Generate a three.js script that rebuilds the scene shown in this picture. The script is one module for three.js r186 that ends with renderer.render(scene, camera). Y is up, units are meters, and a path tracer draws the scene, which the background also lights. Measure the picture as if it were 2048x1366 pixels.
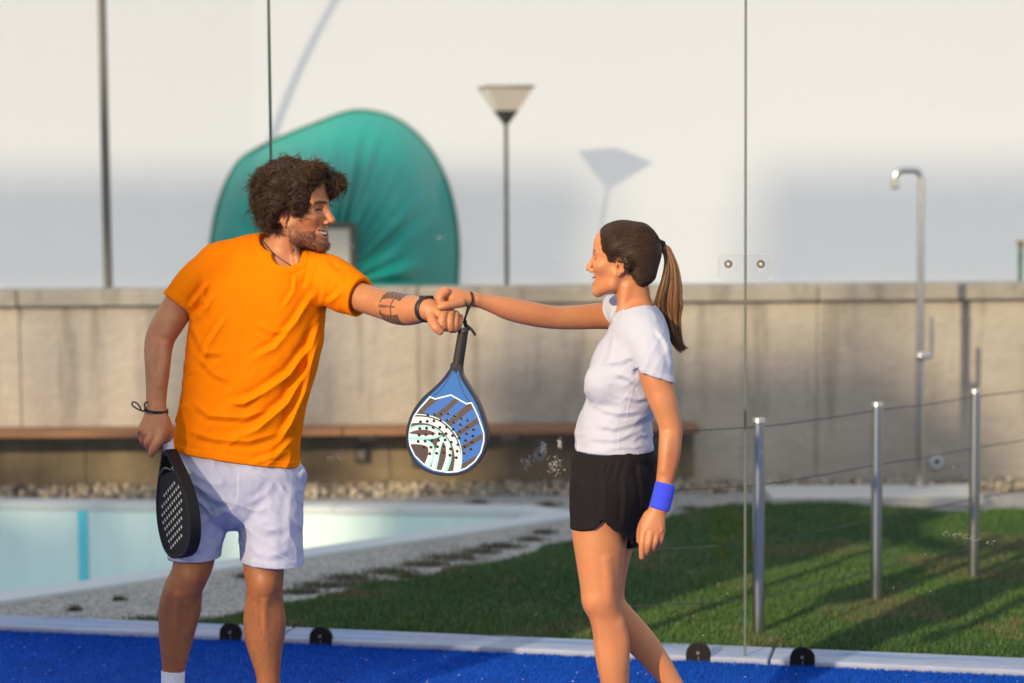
import * as THREE from 'three';
import { mergeGeometries, mergeVertices } from 'three/addons/utils/BufferGeometryUtils.js';
import { RoundedBoxGeometry } from 'three/addons/geometries/RoundedBoxGeometry.js';

// ---------------------------------------------------------------- camera, sky, sun, exposure
const scene = new THREE.Scene();
const FPX = 4000, W = 2048, H = 1366;                       // focal length in photo pixels, photo size
const CAM_H = 1.71, HORIZON = 390;
const camera = new THREE.PerspectiveCamera(2 * Math.atan(H / 2 / FPX) * 180 / Math.PI, W / H, 0.1, 400);
camera.rotation.order = 'YXZ';
camera.position.set(0, CAM_H, 0);
camera.rotation.set(-Math.atan((H / 2 - HORIZON) / FPX), 0, -0.42 * Math.PI / 180);
camera.updateMatrixWorld(true);
camera.focus = 6.15;
camera.userData.fStop = 1.7;

const SUN_AZ = 35 * Math.PI / 180, SUN_EL = 18 * Math.PI / 180;     // from behind the camera, to its left
const sunDir = new THREE.Vector3(-Math.sin(SUN_AZ) * Math.cos(SUN_EL), Math.sin(SUN_EL), Math.cos(SUN_AZ) * Math.cos(SUN_EL));
// hazy late-afternoon sky: pale, a little blue overhead, warm glow round the low sun
{
  const w = 512, h = 256, d = new Float32Array(w * h * 4), v = new THREE.Vector3();
  for (let j = 0; j < h; j++) for (let i = 0; i < w; i++) {
    const el = ((j + 0.5) / h - 0.5) * Math.PI, az = ((i + 0.5) / w - 0.5) * 2 * Math.PI; v.set(Math.cos(el) * Math.cos(az), Math.sin(el), Math.cos(el) * Math.sin(az));
    const up = Math.max(0, v.y), c = Math.max(0, v.dot(sunDir)), t = Math.pow(up, 0.55), g = 0.55 * Math.pow(c, 6) + 0.9 * Math.pow(c, 40), k = (j * w + i) * 4;
    const base = [1.06 - 0.40 * t, 1.04 - 0.29 * t, 1.0 - 0.06 * t];
    d[k] = base[0] + g * 1.0; d[k + 1] = base[1] + g * 0.8; d[k + 2] = base[2] + g * 0.52; d[k + 3] = 1;
  }
  const t = new THREE.DataTexture(d, w, h, THREE.RGBAFormat, THREE.FloatType); t.mapping = THREE.EquirectangularReflectionMapping; t.magFilter = t.minFilter = THREE.LinearFilter; t.needsUpdate = true;
  scene.background = t; scene.environment = t;
}
const sun = new THREE.DirectionalLight(new THREE.Color().setRGB(1, 0.78, 0.52), 5.0);
sun.name = 'sun';
sun.position.copy(sunDir).multiplyScalar(60).add(new THREE.Vector3(0, 1, -8));
sun.target.position.set(0, 1, -8);
sun.castShadow = true;
sun.shadow.radius = 1.8;
sun.shadow.mapSize.set(4096, 4096);
Object.assign(sun.shadow.camera, { left: -14, right: 14, top: 14, bottom: -14, near: 1, far: 140 });
scene.add(sun, sun.target);

const renderer = new THREE.WebGLRenderer({ antialias: true });
renderer.setSize(1024, 683);
renderer.toneMapping = THREE.LinearToneMapping;
renderer.toneMappingExposure = 1.0;
renderer.shadowMap.enabled = true;

// ---------------------------------------------------------------- helpers
let seed = 12345;
function rnd() { seed = (seed + 0x6d2b79f5) | 0; let t = Math.imul(seed ^ (seed >>> 15), 1 | seed); t = (t + Math.imul(t ^ (t >>> 7), 61 | t)) ^ t; return ((t ^ (t >>> 14)) >>> 0) / 4294967296; }
const rr = (a, b) => a + (b - a) * rnd();
const clamp = (x, a, b) => x < a ? a : x > b ? b : x;
const lerp = (a, b, t) => a + (b - a) * t;
const sstep = (a, b, x) => { const t = clamp((x - a) / (b - a), 0, 1); return t * t * (3 - 2 * t); };
const V = (x, y, z) => new THREE.Vector3(x, y, z);
const lin = (r, g, b) => new THREE.Color().setRGB(r, g, b);
// surveying from the photograph: where the sight line of a photo pixel meets the upright plane at depth D, or the ground
function ray(px, py) { return V((px - W / 2) / FPX, -(py - H / 2) / FPX, -1).applyMatrix4(new THREE.Matrix4().extractRotation(camera.matrixWorld)); }
function P(px, py, D) { const r = ray(px, py); return r.multiplyScalar(D / -r.z).add(camera.position); }
function G(px, py, y = 0) { const r = ray(px, py); return r.multiplyScalar((y - CAM_H) / r.y).add(camera.position); }

// value noise
function hash3(x, y, z) { let h = Math.imul(x, 374761393) ^ Math.imul(y, 668265263) ^ Math.imul(z, 2147483647 ^ 0x5bd1e995); h = Math.imul(h ^ (h >>> 13), 1274126177); return ((h ^ (h >>> 16)) >>> 0) / 4294967296; }
function noise3(x, y, z) {
  const xi = Math.floor(x), yi = Math.floor(y), zi = Math.floor(z);
  let u = x - xi, v = y - yi, w = z - zi; u = u * u * (3 - 2 * u); v = v * v * (3 - 2 * v); w = w * w * (3 - 2 * w);
  const L = (a, b, t) => a + (b - a) * t;
  return L(L(L(hash3(xi, yi, zi), hash3(xi + 1, yi, zi), u), L(hash3(xi, yi + 1, zi), hash3(xi + 1, yi + 1, zi), u), v),
    L(L(hash3(xi, yi, zi + 1), hash3(xi + 1, yi, zi + 1), u), L(hash3(xi, yi + 1, zi + 1), hash3(xi + 1, yi + 1, zi + 1), u), v), w);
}
function fbm(x, y, z = 0, o = 4) { let s = 0, a = 0.5, n = 0; for (let i = 0; i < o; i++) { s += a * noise3(x, y, z); n += a; x = x * 2.03 + 7.1; y = y * 2.03 + 3.3; z = z * 2.03 + 1.7; a *= 0.5; } return s / n; }

// textures: f(u, v) in 0..1 -> [r, g, b] linear, tiles if f does
function tex(w, h, f, { srgb = true, wrap = true } = {}) {
  const d = new Uint8Array(w * h * 4);
  for (let j = 0; j < h; j++) for (let i = 0; i < w; i++) {
    const c = f((i + 0.5) / w, (j + 0.5) / h), k = (j * w + i) * 4;
    for (let q = 0; q < 3; q++) { const x = clamp(c[q], 0, 1); d[k + q] = Math.round(255 * (srgb ? (x <= 0.0031308 ? x * 12.92 : 1.055 * Math.pow(x, 1 / 2.4) - 0.055) : x)); }
    d[k + 3] = 255;
  }
  const t = new THREE.DataTexture(d, w, h); t.magFilter = t.minFilter = THREE.LinearFilter; if (wrap) t.wrapS = t.wrapT = THREE.RepeatWrapping;
  if (srgb) t.colorSpace = THREE.SRGBColorSpace; t.needsUpdate = true; return t;
}
const gray = (w, h, f, o = {}) => tex(w, h, (u, v) => { const x = f(u, v); return [x, x, x]; }, { srgb: false, ...o });
// tiling noise on a torus-like lattice of n cells
function tnoise(u, v, n, s = 0) {
  const x = u * n, y = v * n, xi = Math.floor(x), yi = Math.floor(y); let a = x - xi, b = y - yi; a = a * a * (3 - 2 * a); b = b * b * (3 - 2 * b);
  const q = (i, j) => hash3(((i % n) + n) % n, ((j % n) + n) % n, s);
  return lerp(lerp(q(xi, yi), q(xi + 1, yi), a), lerp(q(xi, yi + 1), q(xi + 1, yi + 1), a), b);
}
function tfbm(u, v, n, o = 4, s = 0) { let t = 0, a = 0.5, m = 0; for (let i = 0; i < o; i++) { t += a * tnoise(u, v, n, s + i); m += a; n *= 2; a *= 0.5; } return t / m; }

const mat = (o) => new THREE.MeshStandardMaterial(o);
const phys = (o) => new THREE.MeshPhysicalMaterial(o);
const taken = new Map();
function numbered(n) { const k = taken.get(n) || 0; taken.set(n, k + 1); return k ? n + '_' + String(k).padStart(3, '0') : n; }
function shadows(o) { o.castShadow = true; o.receiveShadow = true; return o; }
function put(name, geo, material, parent) {                 // one named mesh; under a thing it keeps its plain name
  const m = shadows(new THREE.Mesh(geo, material)); m.name = parent ? name : numbered(name); (parent || scene).add(m); return m;
}
function thing(name, label, category, pos = V(0, 0, 0), group) {
  const g = new THREE.Group(); g.name = numbered(name); g.position.copy(pos); g.userData = { label, category }; if (group) g.userData.group = group; scene.add(g); return g;
}
function tag(o, label, category, group) { o.userData = { label, category }; if (group) o.userData.group = group; return o; }
function struct(o) { o.userData.kind = 'structure'; return o; }
// part of a thing whose geometry is made in world coordinates
function wput(name, geo, material, parent, base) { geo.translate(-base.x, -base.y, -base.z); return put(name, geo, material, parent); }
function tube(pts, r, seg = 24, rad = 8, closed = false) { return new THREE.TubeGeometry(new THREE.CatmullRomCurve3(pts, closed), seg, r, rad, closed); }
function bar(a, b, r, rad = 12, r2 = r) { const d = b.clone().sub(a), g = new THREE.CylinderGeometry(r2, r, d.length(), rad, 1); g.applyQuaternion(new THREE.Quaternion().setFromUnitVectors(V(0, 1, 0), d.clone().normalize())); const c = a.clone().add(b).multiplyScalar(0.5); g.translate(c.x, c.y, c.z); return g; }
function box(w, h, d, x = 0, y = 0, z = 0, r = 0) { const g = r ? new RoundedBoxGeometry(w, h, d, 2, r) : new THREE.BoxGeometry(w, h, d); g.translate(x, y, z); return g; }
function clean(g) { for (const k of Object.keys(g.attributes)) if (!['position', 'normal', 'uv', 'color'].includes(k)) g.deleteAttribute(k); return g; }
function merge(list) { const ix = list.some((g) => !g.index); const l = list.map((g) => { g = clean(ix && g.index ? g.toNonIndexed() : g); return g; }); return mergeGeometries(l); }
// flat polygon on the ground plane from world points, uv in metres
function flat(pts, y, holes = []) {
  const s = new THREE.Shape(pts.map((p) => new THREE.Vector2(p.x, -p.z))); for (const h of holes) s.holes.push(new THREE.Path(h.map((p) => new THREE.Vector2(p.x, -p.z))));
  const g = new THREE.ShapeGeometry(s); g.rotateX(-Math.PI / 2); g.translate(0, y, 0); return g;
}
// ---------------------------------------------------------------- lie of the court, pool and wall
const GA = V(-2.0, 0, -7.82), GB = V(1.53, 0, -7.02);                      // foot of the glass wall
const gDir = GB.clone().sub(GA).normalize(), gNor = V(-gDir.z, 0, gDir.x).multiplyScalar(-1);   // gNor points back, away from the camera
if (gNor.z > 0) gNor.negate();
const onGlass = (x, back = 0, y = 0) => GA.clone().addScaledVector(gDir, (x - GA.x) / gDir.x).addScaledVector(gNor, back).setY(y);
const WALL_Z = -11.75;

const grain = (n, a, b) => (u, v) => { const f = tfbm(u, v, n, 5), s = tfbm(u, v, 4, 3, 40); const t = clamp(0.62 * f + 0.5 * s - 0.06, 0, 1); return a.map((x, i) => lerp(x, b[i], t)); };
// gravelly ground: grey stone chips, coarse dusty patches
const gravelMap = tex(1024, 1024, (u, v) => {
  const n = 190, x = u * n, y = v * n, xi = Math.floor(x), yi = Math.floor(y); let best = 9, id = 0;
  for (let j = -1; j < 2; j++) for (let i = -1; i < 2; i++) { const a = (xi + i + n) % n, b = (yi + j + n) % n, dx = xi + i + hash3(a, b, 1) - x, dy = yi + j + hash3(a, b, 2) - y, d = dx * dx + dy * dy; if (d < best) { best = d; id = hash3(a, b, 3); } }
  const s = tfbm(u, v, 5, 4, 9), l = 0.16 + 0.3 * id * (best < 0.22 ? 1 : 0.6) + 0.12 * (s - 0.5); return [l * 1.03, l * 0.98, l * 0.9];
});
gravelMap.repeat.set(0.45, 0.45);
const gravelBump = gray(512, 512, (u, v) => 0.6 * tnoise(u, v, 128, 5) + 0.4 * tnoise(u, v, 64, 6)); gravelBump.repeat.set(0.9, 0.9);
const gravelMat = mat({ map: gravelMap, bumpMap: gravelBump, bumpScale: 0.006, roughness: 0.95 });

// pool outline (inner edge), the two inner sides seen in the picture run along surveyed lines
const poolIn = [G(0, 1190), G(560, 1108), G(1092, 1030), G(1040, 1022), G(560, 1017), G(0, 1007)];
const nearDir = poolIn[2].clone().sub(poolIn[0]).normalize(), farDir = poolIn[5].clone().sub(poolIn[3]).normalize();
const nearLeft = poolIn[0].clone().addScaledVector(nearDir, -0.18), farLeft = poolIn[5].clone().addScaledVector(farDir, 3.2);
const poolRing = [V(-6.2, 0, -8.7), nearLeft, poolIn[2], poolIn[3], farLeft];
function offsetRing(ring, w) {                                                // outwards
  const n = ring.length, c = ring.reduce((s, p) => s.add(p), V(0, 0, 0)).multiplyScalar(1 / n), out = [];
  for (let i = 0; i < n; i++) {
    const a = ring[(i + n - 1) % n], b = ring[i], d = ring[(i + 1) % n], t1 = b.clone().sub(a).normalize(), t2 = d.clone().sub(b).normalize();
    let n1 = V(t1.z, 0, -t1.x), n2 = V(t2.z, 0, -t2.x); if (n1.dot(b.clone().sub(c)) < 0) n1.negate(); if (n2.dot(b.clone().sub(c)) < 0) n2.negate();
    const m = n1.clone().add(n2).normalize(); out.push(b.clone().addScaledVector(m, w / Math.max(0.55, m.dot(n1))));
  }
  return out;
}
const poolOut = offsetRing(poolRing, 0.15);

// ground: one sheet to the horizon with the pool basin cut out
const ground = struct(put('ground', flat([V(-250, 0, 250), V(250, 0, 250), V(250, 0, -250), V(-250, 0, -250)], -0.012, [offsetRing(poolRing, 0.08)]), gravelMat));

// court: blue turf carpet and its concrete kerb
const turfMap = tex(1024, 1024, (u, v) => {
  const f = tnoise(u, v, 512, 1), g = tfbm(u, v, 24, 4, 3), s = tfbm(u, v, 5, 3, 8), st = tnoise(u * 1, v, 16, 5);
  const k = 0.62 + 0.42 * f + 0.35 * (g - 0.5) + 0.35 * (s - 0.5) + 0.08 * st, sand = hash3(Math.floor(u * 1024), Math.floor(v * 1024), 77) > 0.9988 ? 0.35 : 0;
  return [0.003 * k + sand, 0.07 * k + sand, 0.44 * k + sand];
});
turfMap.repeat.set(0.5, 0.5);
const turfMat = phys({ map: turfMap, roughness: 0.95, specularIntensity: 0.25, bumpMap: gray(512, 512, (u, v) => tnoise(u, v, 256, 2)), bumpScale: 0.006 });
turfMat.bumpMap.repeat.set(1.5, 1.5);
const cL = onGlass(-9), cR = onGlass(9);
const court = struct(put('court_turf', flat([cL.clone().addScaledVector(gNor, -0.02), cR.clone().addScaledVector(gNor, -0.02), cR.clone().addScaledVector(gNor, -19), cL.clone().addScaledVector(gNor, -19)], 0.004), turfMat));
// carpet pile: short blue fibres near the kerb, where single fibres show against it
{
  const blade = new THREE.BufferGeometry(); blade.setAttribute('position', new THREE.Float32BufferAttribute([-0.0012, 0, 0, 0.0012, 0, 0, 0.0005, 0.012, 0.003], 3)); blade.computeVertexNormals();
  const n = 60000, im = new THREE.InstancedMesh(blade, phys({ color: lin(0.004, 0.08, 0.46), roughness: 0.85, specularIntensity: 0.3, side: THREE.DoubleSide }), n), m = new THREE.Matrix4(), q = new THREE.Quaternion(), c = new THREE.Color();
  for (let i = 0; i < n; i++) {
    const p = onGlass(rr(-2.5, 2.1), -0.02 - rr(0, 1) * rr(0, 1) * 1.0, 0.004);
    q.setFromEuler(new THREE.Euler(rr(-0.5, 0.5), rr(0, 6.28), rr(-0.5, 0.5))); m.compose(p, q, V(1, rr(0.6, 1.2), 1)); im.setMatrixAt(i, m); const k = rr(0.6, 1.25); im.setColorAt(i, c.setRGB(k, k, k));
  }
  im.name = 'turf_fibres'; im.userData = { kind: 'stuff', label: 'short blue artificial turf fibres along the kerb', category: 'turf' }; shadows(im); scene.add(im);
}
{                                                                              // sand grains and crumbs lying on the carpet
  const n = 420, im = new THREE.InstancedMesh(new THREE.IcosahedronGeometry(1, 0), mat({ color: lin(0.62, 0.6, 0.56), roughness: 0.9 }), n), m = new THREE.Matrix4(), q = new THREE.Quaternion();
  for (let i = 0; i < n; i++) { const s = rr(0.0007, 0.0022) * (rnd() < 0.08 ? 1.8 : 1); m.compose(onGlass(rr(-2.6, 2.2), -rr(0.02, 1.6), 0.009), q.setFromEuler(new THREE.Euler(rr(0, 6), rr(0, 6), 0)), V(s, s * 0.7, s)); im.setMatrixAt(i, m); }
  im.name = 'sand'; im.userData = { kind: 'stuff', label: 'pale sand grains scattered on the blue turf', category: 'sand' }; shadows(im); scene.add(im);
}
const kerbMap = tex(1024, 128, (u, v) => {
  const f = tfbm(u, v, 64, 3, 2), s = tfbm(u, v, 9, 4, 7), blue = sstep(0.5, 0.72, tfbm(u, v, 7, 4, 21)) * 0.75, d = 0.8 + 0.3 * (s - 0.5) + 0.14 * (f - 0.5);
  return [lerp(0.36, 0.17, blue) * d, lerp(0.41, 0.31, blue) * d, lerp(0.54, 0.62, blue) * d];
});
const kerbMat = mat({ map: kerbMap, roughness: 0.8, bumpMap: gravelBump, bumpScale: 0.002 });
for (let i = -5; i < 5; i++) {                                                // poured kerb bays, joints between them
  const a = onGlass(0.93 + 1.83 * i, 0.09, 0.0), len = 1.83 / gDir.x - 0.008;
  const g = new RoundedBoxGeometry(len, 0.16, 0.2, 2, 0.008); const uv = g.attributes.uv, pp = g.attributes.position;
  for (let k = 0; k < uv.count; k++) uv.setXY(k, pp.getX(k) / 2 + 0.37 * i, pp.getZ(k) / 0.25 + 0.5);
  g.rotateY(Math.atan2(-gDir.z, gDir.x)); const c = a.clone().addScaledVector(gDir, len / 2);
  g.translate(c.x, -0.055, c.z); struct(put('kerb', g, kerbMat));
}

// ---------------------------------------------------------------- pool: empty painted basin
{
  const base = V(-2.5, 0, -10), pool = thing('swimming_pool', 'drained pale turquoise swimming pool with white coping behind the glass', 'swimming pool', base);
  const wallMap = tex(1024, 256, (u, v) => {
    const s = tfbm(u, v, 8, 4, 3), streak = tfbm(u, 0.5, 60, 3, 11), k = 0.93 + 0.14 * (s - 0.5) + 0.1 * (streak - 0.5);
    return [0.66 * k, 0.82 * k, 0.81 * k];
  });
  const paint = mat({ map: wallMap, roughness: 0.55 }), lane = mat({ color: lin(0.11, 0.56, 0.70), roughness: 0.5 });
  const n = poolRing.length, deep = -1.35;
  for (let i = 0; i < n; i++) {
    const a = poolRing[i], b = poolRing[(i + 1) % n], len = a.distanceTo(b), g = new THREE.PlaneGeometry(len, -deep), uv = g.attributes.uv; for (let k = 0; k < 4; k++) uv.setXY(k, uv.getX(k) * len / 4, uv.getY(k) * 0.4);
    const t = b.clone().sub(a).normalize(); g.rotateY(Math.atan2(-t.z, t.x)); g.translate((a.x + b.x) / 2, deep / 2, (a.z + b.z) / 2); wput('basin_wall', g, paint, pool, base);
  }
  wput('basin_floor', flat(poolRing, deep), paint, pool, base);
  const copingMat = mat({ color: lin(0.50, 0.53, 0.54), roughness: 0.7, bumpMap: gravelBump, bumpScale: 0.002 });
  for (let i = 0; i < n; i++) {                                               // coping stones round the rim, in lengths
    const a = poolRing[i], b = poolRing[(i + 1) % n], A = poolOut[i], B = poolOut[(i + 1) % n], k = Math.max(1, Math.round(a.distanceTo(b) / 1.0));
    for (let j = 0; j < k; j++) {
      const s = (p, q, t) => p.clone().lerp(q, t), t0 = j / k + (j ? 0.003 : 0), t1 = (j + 1) / k, c = [s(a, b, t0), s(a, b, t1), s(A, B, t1), s(A, B, t0)];
      const sh = new THREE.Shape(c.map((p) => new THREE.Vector2(p.x, -p.z))), g = new THREE.ExtrudeGeometry(sh, { depth: 0.03, bevelEnabled: true, bevelSize: 0.008, bevelThickness: 0.008, bevelSegments: 2 });
      g.rotateX(-Math.PI / 2); g.translate(0, -0.028, 0); wput('coping_stone', g, copingMat, pool, base);
    }
  }
  // painted lane end mark on the far basin wall
  const farN = V(farDir.z, 0, -farDir.x); if (farN.z < 0) farN.negate();
  const strip = (name, x0, x1, m, off, y0 = -1.33, y1 = -0.03) => {
    const pt = (px) => { const r = ray(px, 1060), a = poolRing[3], d = farDir; const o = camera.position, den = r.x * d.z - r.z * d.x, t = ((a.x - o.x) * d.z - (a.z - o.z) * d.x) / den; return V(o.x + r.x * t, 0, o.z + r.z * t); };
    const a = pt(x0).addScaledVector(farN, off), b = pt(x1).addScaledVector(farN, off), g = new THREE.PlaneGeometry(a.distanceTo(b), y1 - y0), t = b.clone().sub(a).normalize();
    g.rotateY(Math.atan2(-t.z, t.x)); g.translate((a.x + b.x) / 2, (y0 + y1) / 2, (a.z + b.z) / 2); wput(name, g, m, pool, base);
  };
  strip('lane_mark', 157, 176, lane, 0.006);
}

// ---------------------------------------------------------------- lawn
{
  const edge = [[380, 1262], [430, 1246], [520, 1226], [610, 1206], [700, 1186], [760, 1172], [850, 1158], [950, 1138], [1040, 1118], [1110, 1098], [1180, 1082], [1260, 1062], [1340, 1042], [1400, 1024], [1460, 1012], [1560, 1008], [1640, 1014], [1760, 1022], [1900, 1030], [2060, 1022]].map(([x, y]) => G(x, y));
  const poly = [onGlass(-1.35, 0.2), ...edge, V(6, 0, -10.6), V(6, 0, -5.6), onGlass(5.5, 0.2)];
  const soilMap = tex(512, 512, (u, v) => { const f = tfbm(u, v, 30, 4, 2); return [0.035 + 0.03 * f, 0.05 + 0.035 * f, 0.016 + 0.012 * f]; }); soilMap.repeat.set(0.7, 0.7);
  struct(put('lawn', flat(poly, 0.004), mat({ map: soilMap, roughness: 1 })));
  const inside = (x, z) => { let c = false; for (let i = 0, j = poly.length - 1; i < poly.length; j = i++) { const a = poly[i], b = poly[j]; if ((a.z > z) !== (b.z > z) && x < (b.x - a.x) * (z - a.z) / (b.z - a.z) + a.x) c = !c; } return c; };
  const bl = new THREE.BufferGeometry(); bl.setAttribute('position', new THREE.Float32BufferAttribute([-0.0022, 0, 0, 0.0022, 0, 0, -0.0016, 0.5, 0.1, 0.0016, 0.5, 0.1, 0, 1, 0.36], 3)); bl.setIndex([0, 1, 3, 0, 3, 2, 2, 3, 4]); bl.computeVertexNormals();
  const list = []; let tries = 0;
  while (list.length < 420000 && tries++ < 1500000) {
    const z = -5.9 - 6 * Math.pow(rnd(), 0.9), x = rr(-1.6, 0.31 * -z + 0.3); if (!inside(x + 0.05 * (noise3(x * 9, z * 9, 1) - 0.5), z + 0.12 * (noise3(x * 5, z * 5, 2) - 0.5))) continue;
    const d = fbm(x * 2.2, z * 2.2, 4, 3); if (rnd() > 0.35 + 1.1 * d) continue; list.push([x, z, d]);
  }
  const im = new THREE.InstancedMesh(bl, mat({ color: 0xffffff, roughness: 0.6, side: THREE.DoubleSide }), list.length), m = new THREE.Matrix4(), q = new THREE.Quaternion(), c = new THREE.Color();
  list.forEach(([x, z, d], i) => {
    const hgt = (0.016 + 0.026 * d) * rr(0.55, 1.35); q.setFromEuler(new THREE.Euler(rr(-0.35, 0.35), rr(0, 6.28), rr(-0.35, 0.35))); m.compose(V(x, 0.003, z), q, V(1, hgt, hgt * rr(0.6, 1.4))); im.setMatrixAt(i, m);
    const dry = rnd() < 0.05 + 0.5 * sstep(0.58, 0.75, fbm(x * 3.1 + 9, z * 3.1, 2, 3)) ? 1 : 0, t = noise3(x * 1.4, z * 1.4, 9), k = rr(0.7, 1.3); im.setColorAt(i, dry ? c.setRGB(0.16, 0.13, 0.05) : c.setRGB((0.03 + 0.032 * t) * k, (0.095 + 0.036 * t) * k, 0.011 * k));
  });
  im.name = 'grass'; im.userData = { kind: 'stuff', label: 'short green lawn grass behind the glass wall', category: 'grass' }; shadows(im); scene.add(im);
  // weeds in the cracks of the gravel path: low tufts and dry moss
  const weeds = [], wc = [];
  const spots = [[495, 1150, 10], [735, 1165, 26], [640, 1168, 18], [700, 1152, 20], [780, 1140, 22], [850, 1125, 20], [905, 1112, 24], [960, 1100, 16], [1010, 1090, 14], [820, 1150, 12], [600, 1180, 16], [230, 1247, 16], [300, 1238, 18], [350, 1226, 12], [240, 1195, 5], [150, 1215, 5], [955, 1003, 8], [1095, 1007, 10], [1110, 985, 8], [985, 1090, 10], [1060, 1076, 12], [1090, 1062, 10], [60, 985, 14], [215, 985, 9], [245, 962, 8], [330, 962, 8], [520, 980, 7], [1660, 985, 8], [1720, 985, 8], [410, 1240, 14], [880, 1150, 12], [1380, 1015, 10], [665, 1190, 10]];
  for (const [px, py, w] of spots) for (let i = 0; i < w * 22; i++) { const g = (rnd() + rnd() + rnd() - 1.5), h2 = (rnd() + rnd() - 1), p = G(px + g * w * 2.6, py + h2 * w * 0.35); weeds.push(p); wc.push(rnd() < 0.5); }
  const wm = new THREE.InstancedMesh(bl, im.material, weeds.length);
  weeds.forEach((p, i) => { const hgt = rr(0.008, 0.035); q.setFromEuler(new THREE.Euler(rr(-0.7, 0.7), rr(0, 6.28), rr(-0.7, 0.7))); m.compose(V(p.x, -0.012, p.z), q, V(1, hgt, hgt * 1.6)); wm.setMatrixAt(i, m); const k = rr(0.7, 1.3); wm.setColorAt(i, wc[i] ? c.setRGB(0.06 * k, 0.09 * k, 0.022 * k) : c.setRGB(0.12 * k, 0.085 * k, 0.05 * k)); });
  wm.name = 'weeds'; wm.userData = { kind: 'stuff', label: 'low weeds and dry moss on the gravel path beside the pool', category: 'weeds' }; shadows(wm); scene.add(wm);
}

// ---------------------------------------------------------------- low concrete wall, bench, pebbles
{
  const base = V(0, 0, WALL_Z), wall = thing('concrete_wall', 'low weathered grey concrete wall in front of the white dome', 'wall', base);
  const wallMap = tex(1024, 512, (u, v) => {
    const big = tfbm(u, v, 3, 4, 1), f = tfbm(u, v, 40, 4, 5), st = tfbm(u, 0.3 + v * 0.06, 34, 4, 12), stain = sstep(0.5, 0.72, st) * 0.28;
    const k = (0.335 + 0.13 * (big - 0.5) + 0.07 * (f - 0.5)) * (1 - stain); return [k * 1.1, k * 0.97, k * 0.83];
  });
  wallMap.repeat.set(0.28, 0.6);
  const bump = gray(512, 512, (u, v) => tfbm(u, v, 30, 4, 3)); bump.repeat.set(1.2, 1.2);
  const cm = mat({ map: wallMap, bumpMap: bump, bumpScale: 0.006, roughness: 0.9 }), capMat = mat({ map: wallMap, color: lin(0.8, 0.82, 0.84), bumpMap: bump, bumpScale: 0.004, roughness: 0.85 });
  for (let i = -4; i < 4; i++) {                                              // cast panels with recessed joints
    const w = 2.35, x = -0.55 + i * w + w / 2, g = box(w - 0.004, 1.09, 0.22, x, 0.53, WALL_Z - 0.12, 0.008), uv = g.attributes.uv, p = g.attributes.position; for (let k = 0; k < uv.count; k++) uv.setXY(k, p.getX(k), p.getY(k));
    wput('wall_panel', g, cm, wall, base);
    const c = box(w - 0.006, 0.095, 0.32, x, 1.125, WALL_Z - 0.12, 0.01); const u2 = c.attributes.uv, p2 = c.attributes.position; for (let k = 0; k < u2.count; k++) u2.setXY(k, p2.getX(k) + 3.3, p2.getY(k) * 2 + p2.getZ(k)); wput('wall_cap', c, capMat, wall, base);
  }
  const plMap = tex(512, 128, (u, v) => { const f = tfbm(u, v, 12, 4, 3), st = tfbm(u, 0.4 + v * 0.1, 26, 3, 9), k = 0.8 + 0.5 * (f - 0.5) + 0.5 * (st - 0.5); return [0.2 * k, 0.155 * k, 0.09 * k]; }); plMap.repeat.set(0.4, 1);
  const plinthM = mat({ map: plMap, roughness: 0.9, bumpMap: bump, bumpScale: 0.004 }), pEnd = P(1398, 855, 11.45).x; for (let i = 0; i < 5; i++) { const w = 1.8, x = pEnd - (i + 0.5) * w, g = box(w - 0.006, 0.36, 0.016, x, 0.15, WALL_Z - 0.004, 0.003), uv = g.attributes.uv, p = g.attributes.position; for (let k = 0; k < uv.count; k++) uv.setXY(k, p.getX(k), p.getY(k)); wput('plinth_panel', g, plinthM, wall, base); }
  wput('joint_fill', box(18.8, 1.06, 0.2, -0.55, 0.52, WALL_Z - 0.12), mat({ color: lin(0.3, 0.27, 0.23), roughness: 1 }), wall, base);
  // drain collars and a vent set in the wall
  const collar = (px, py, r, m2) => { const p = P(px, py, -WALL_Z - 0.02), g = new THREE.TorusGeometry(r, r * 0.42, 8, 24); g.translate(p.x, p.y, WALL_Z + 0.01); const t = wput('drain_collar', g, m2, wall, base); const h = new THREE.CylinderGeometry(r * 0.62, r * 0.62, 0.02, 20); h.rotateX(Math.PI / 2); h.translate(p.x, p.y, WALL_Z + 0.003); wput('drain_hole', h, mat({ color: lin(0.02, 0.02, 0.02), roughness: 0.9 }), wall, base); };
  collar(1080, 909, 0.026, mat({ color: lin(0.36, 0.35, 0.31), roughness: 0.8 })); collar(1874, 925, 0.028, mat({ color: lin(0.5, 0.54, 0.56), roughness: 0.5 }));
  { const p = P(724, 909, -WALL_Z); wput('vent_box', box(0.085, 0.095, 0.03, p.x, p.y, WALL_Z + 0.012, 0.006), mat({ color: lin(0.04, 0.038, 0.035), roughness: 0.7 }), wall, base); wput('vent_cap', box(0.045, 0.05, 0.02, p.x, p.y, WALL_Z + 0.03, 0.006), mat({ color: lin(0.12, 0.11, 0.1), roughness: 0.7 }), wall, base); }
  for (const px of [735, 1020]) { const p = P(px, 873, -WALL_Z); wput('wall_plate', box(0.1, 0.04, 0.012, p.x, p.y, WALL_Z + 0.005, 0.003), mat({ color: lin(0.3, 0.3, 0.26), roughness: 0.7 }), wall, base); }
}
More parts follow.
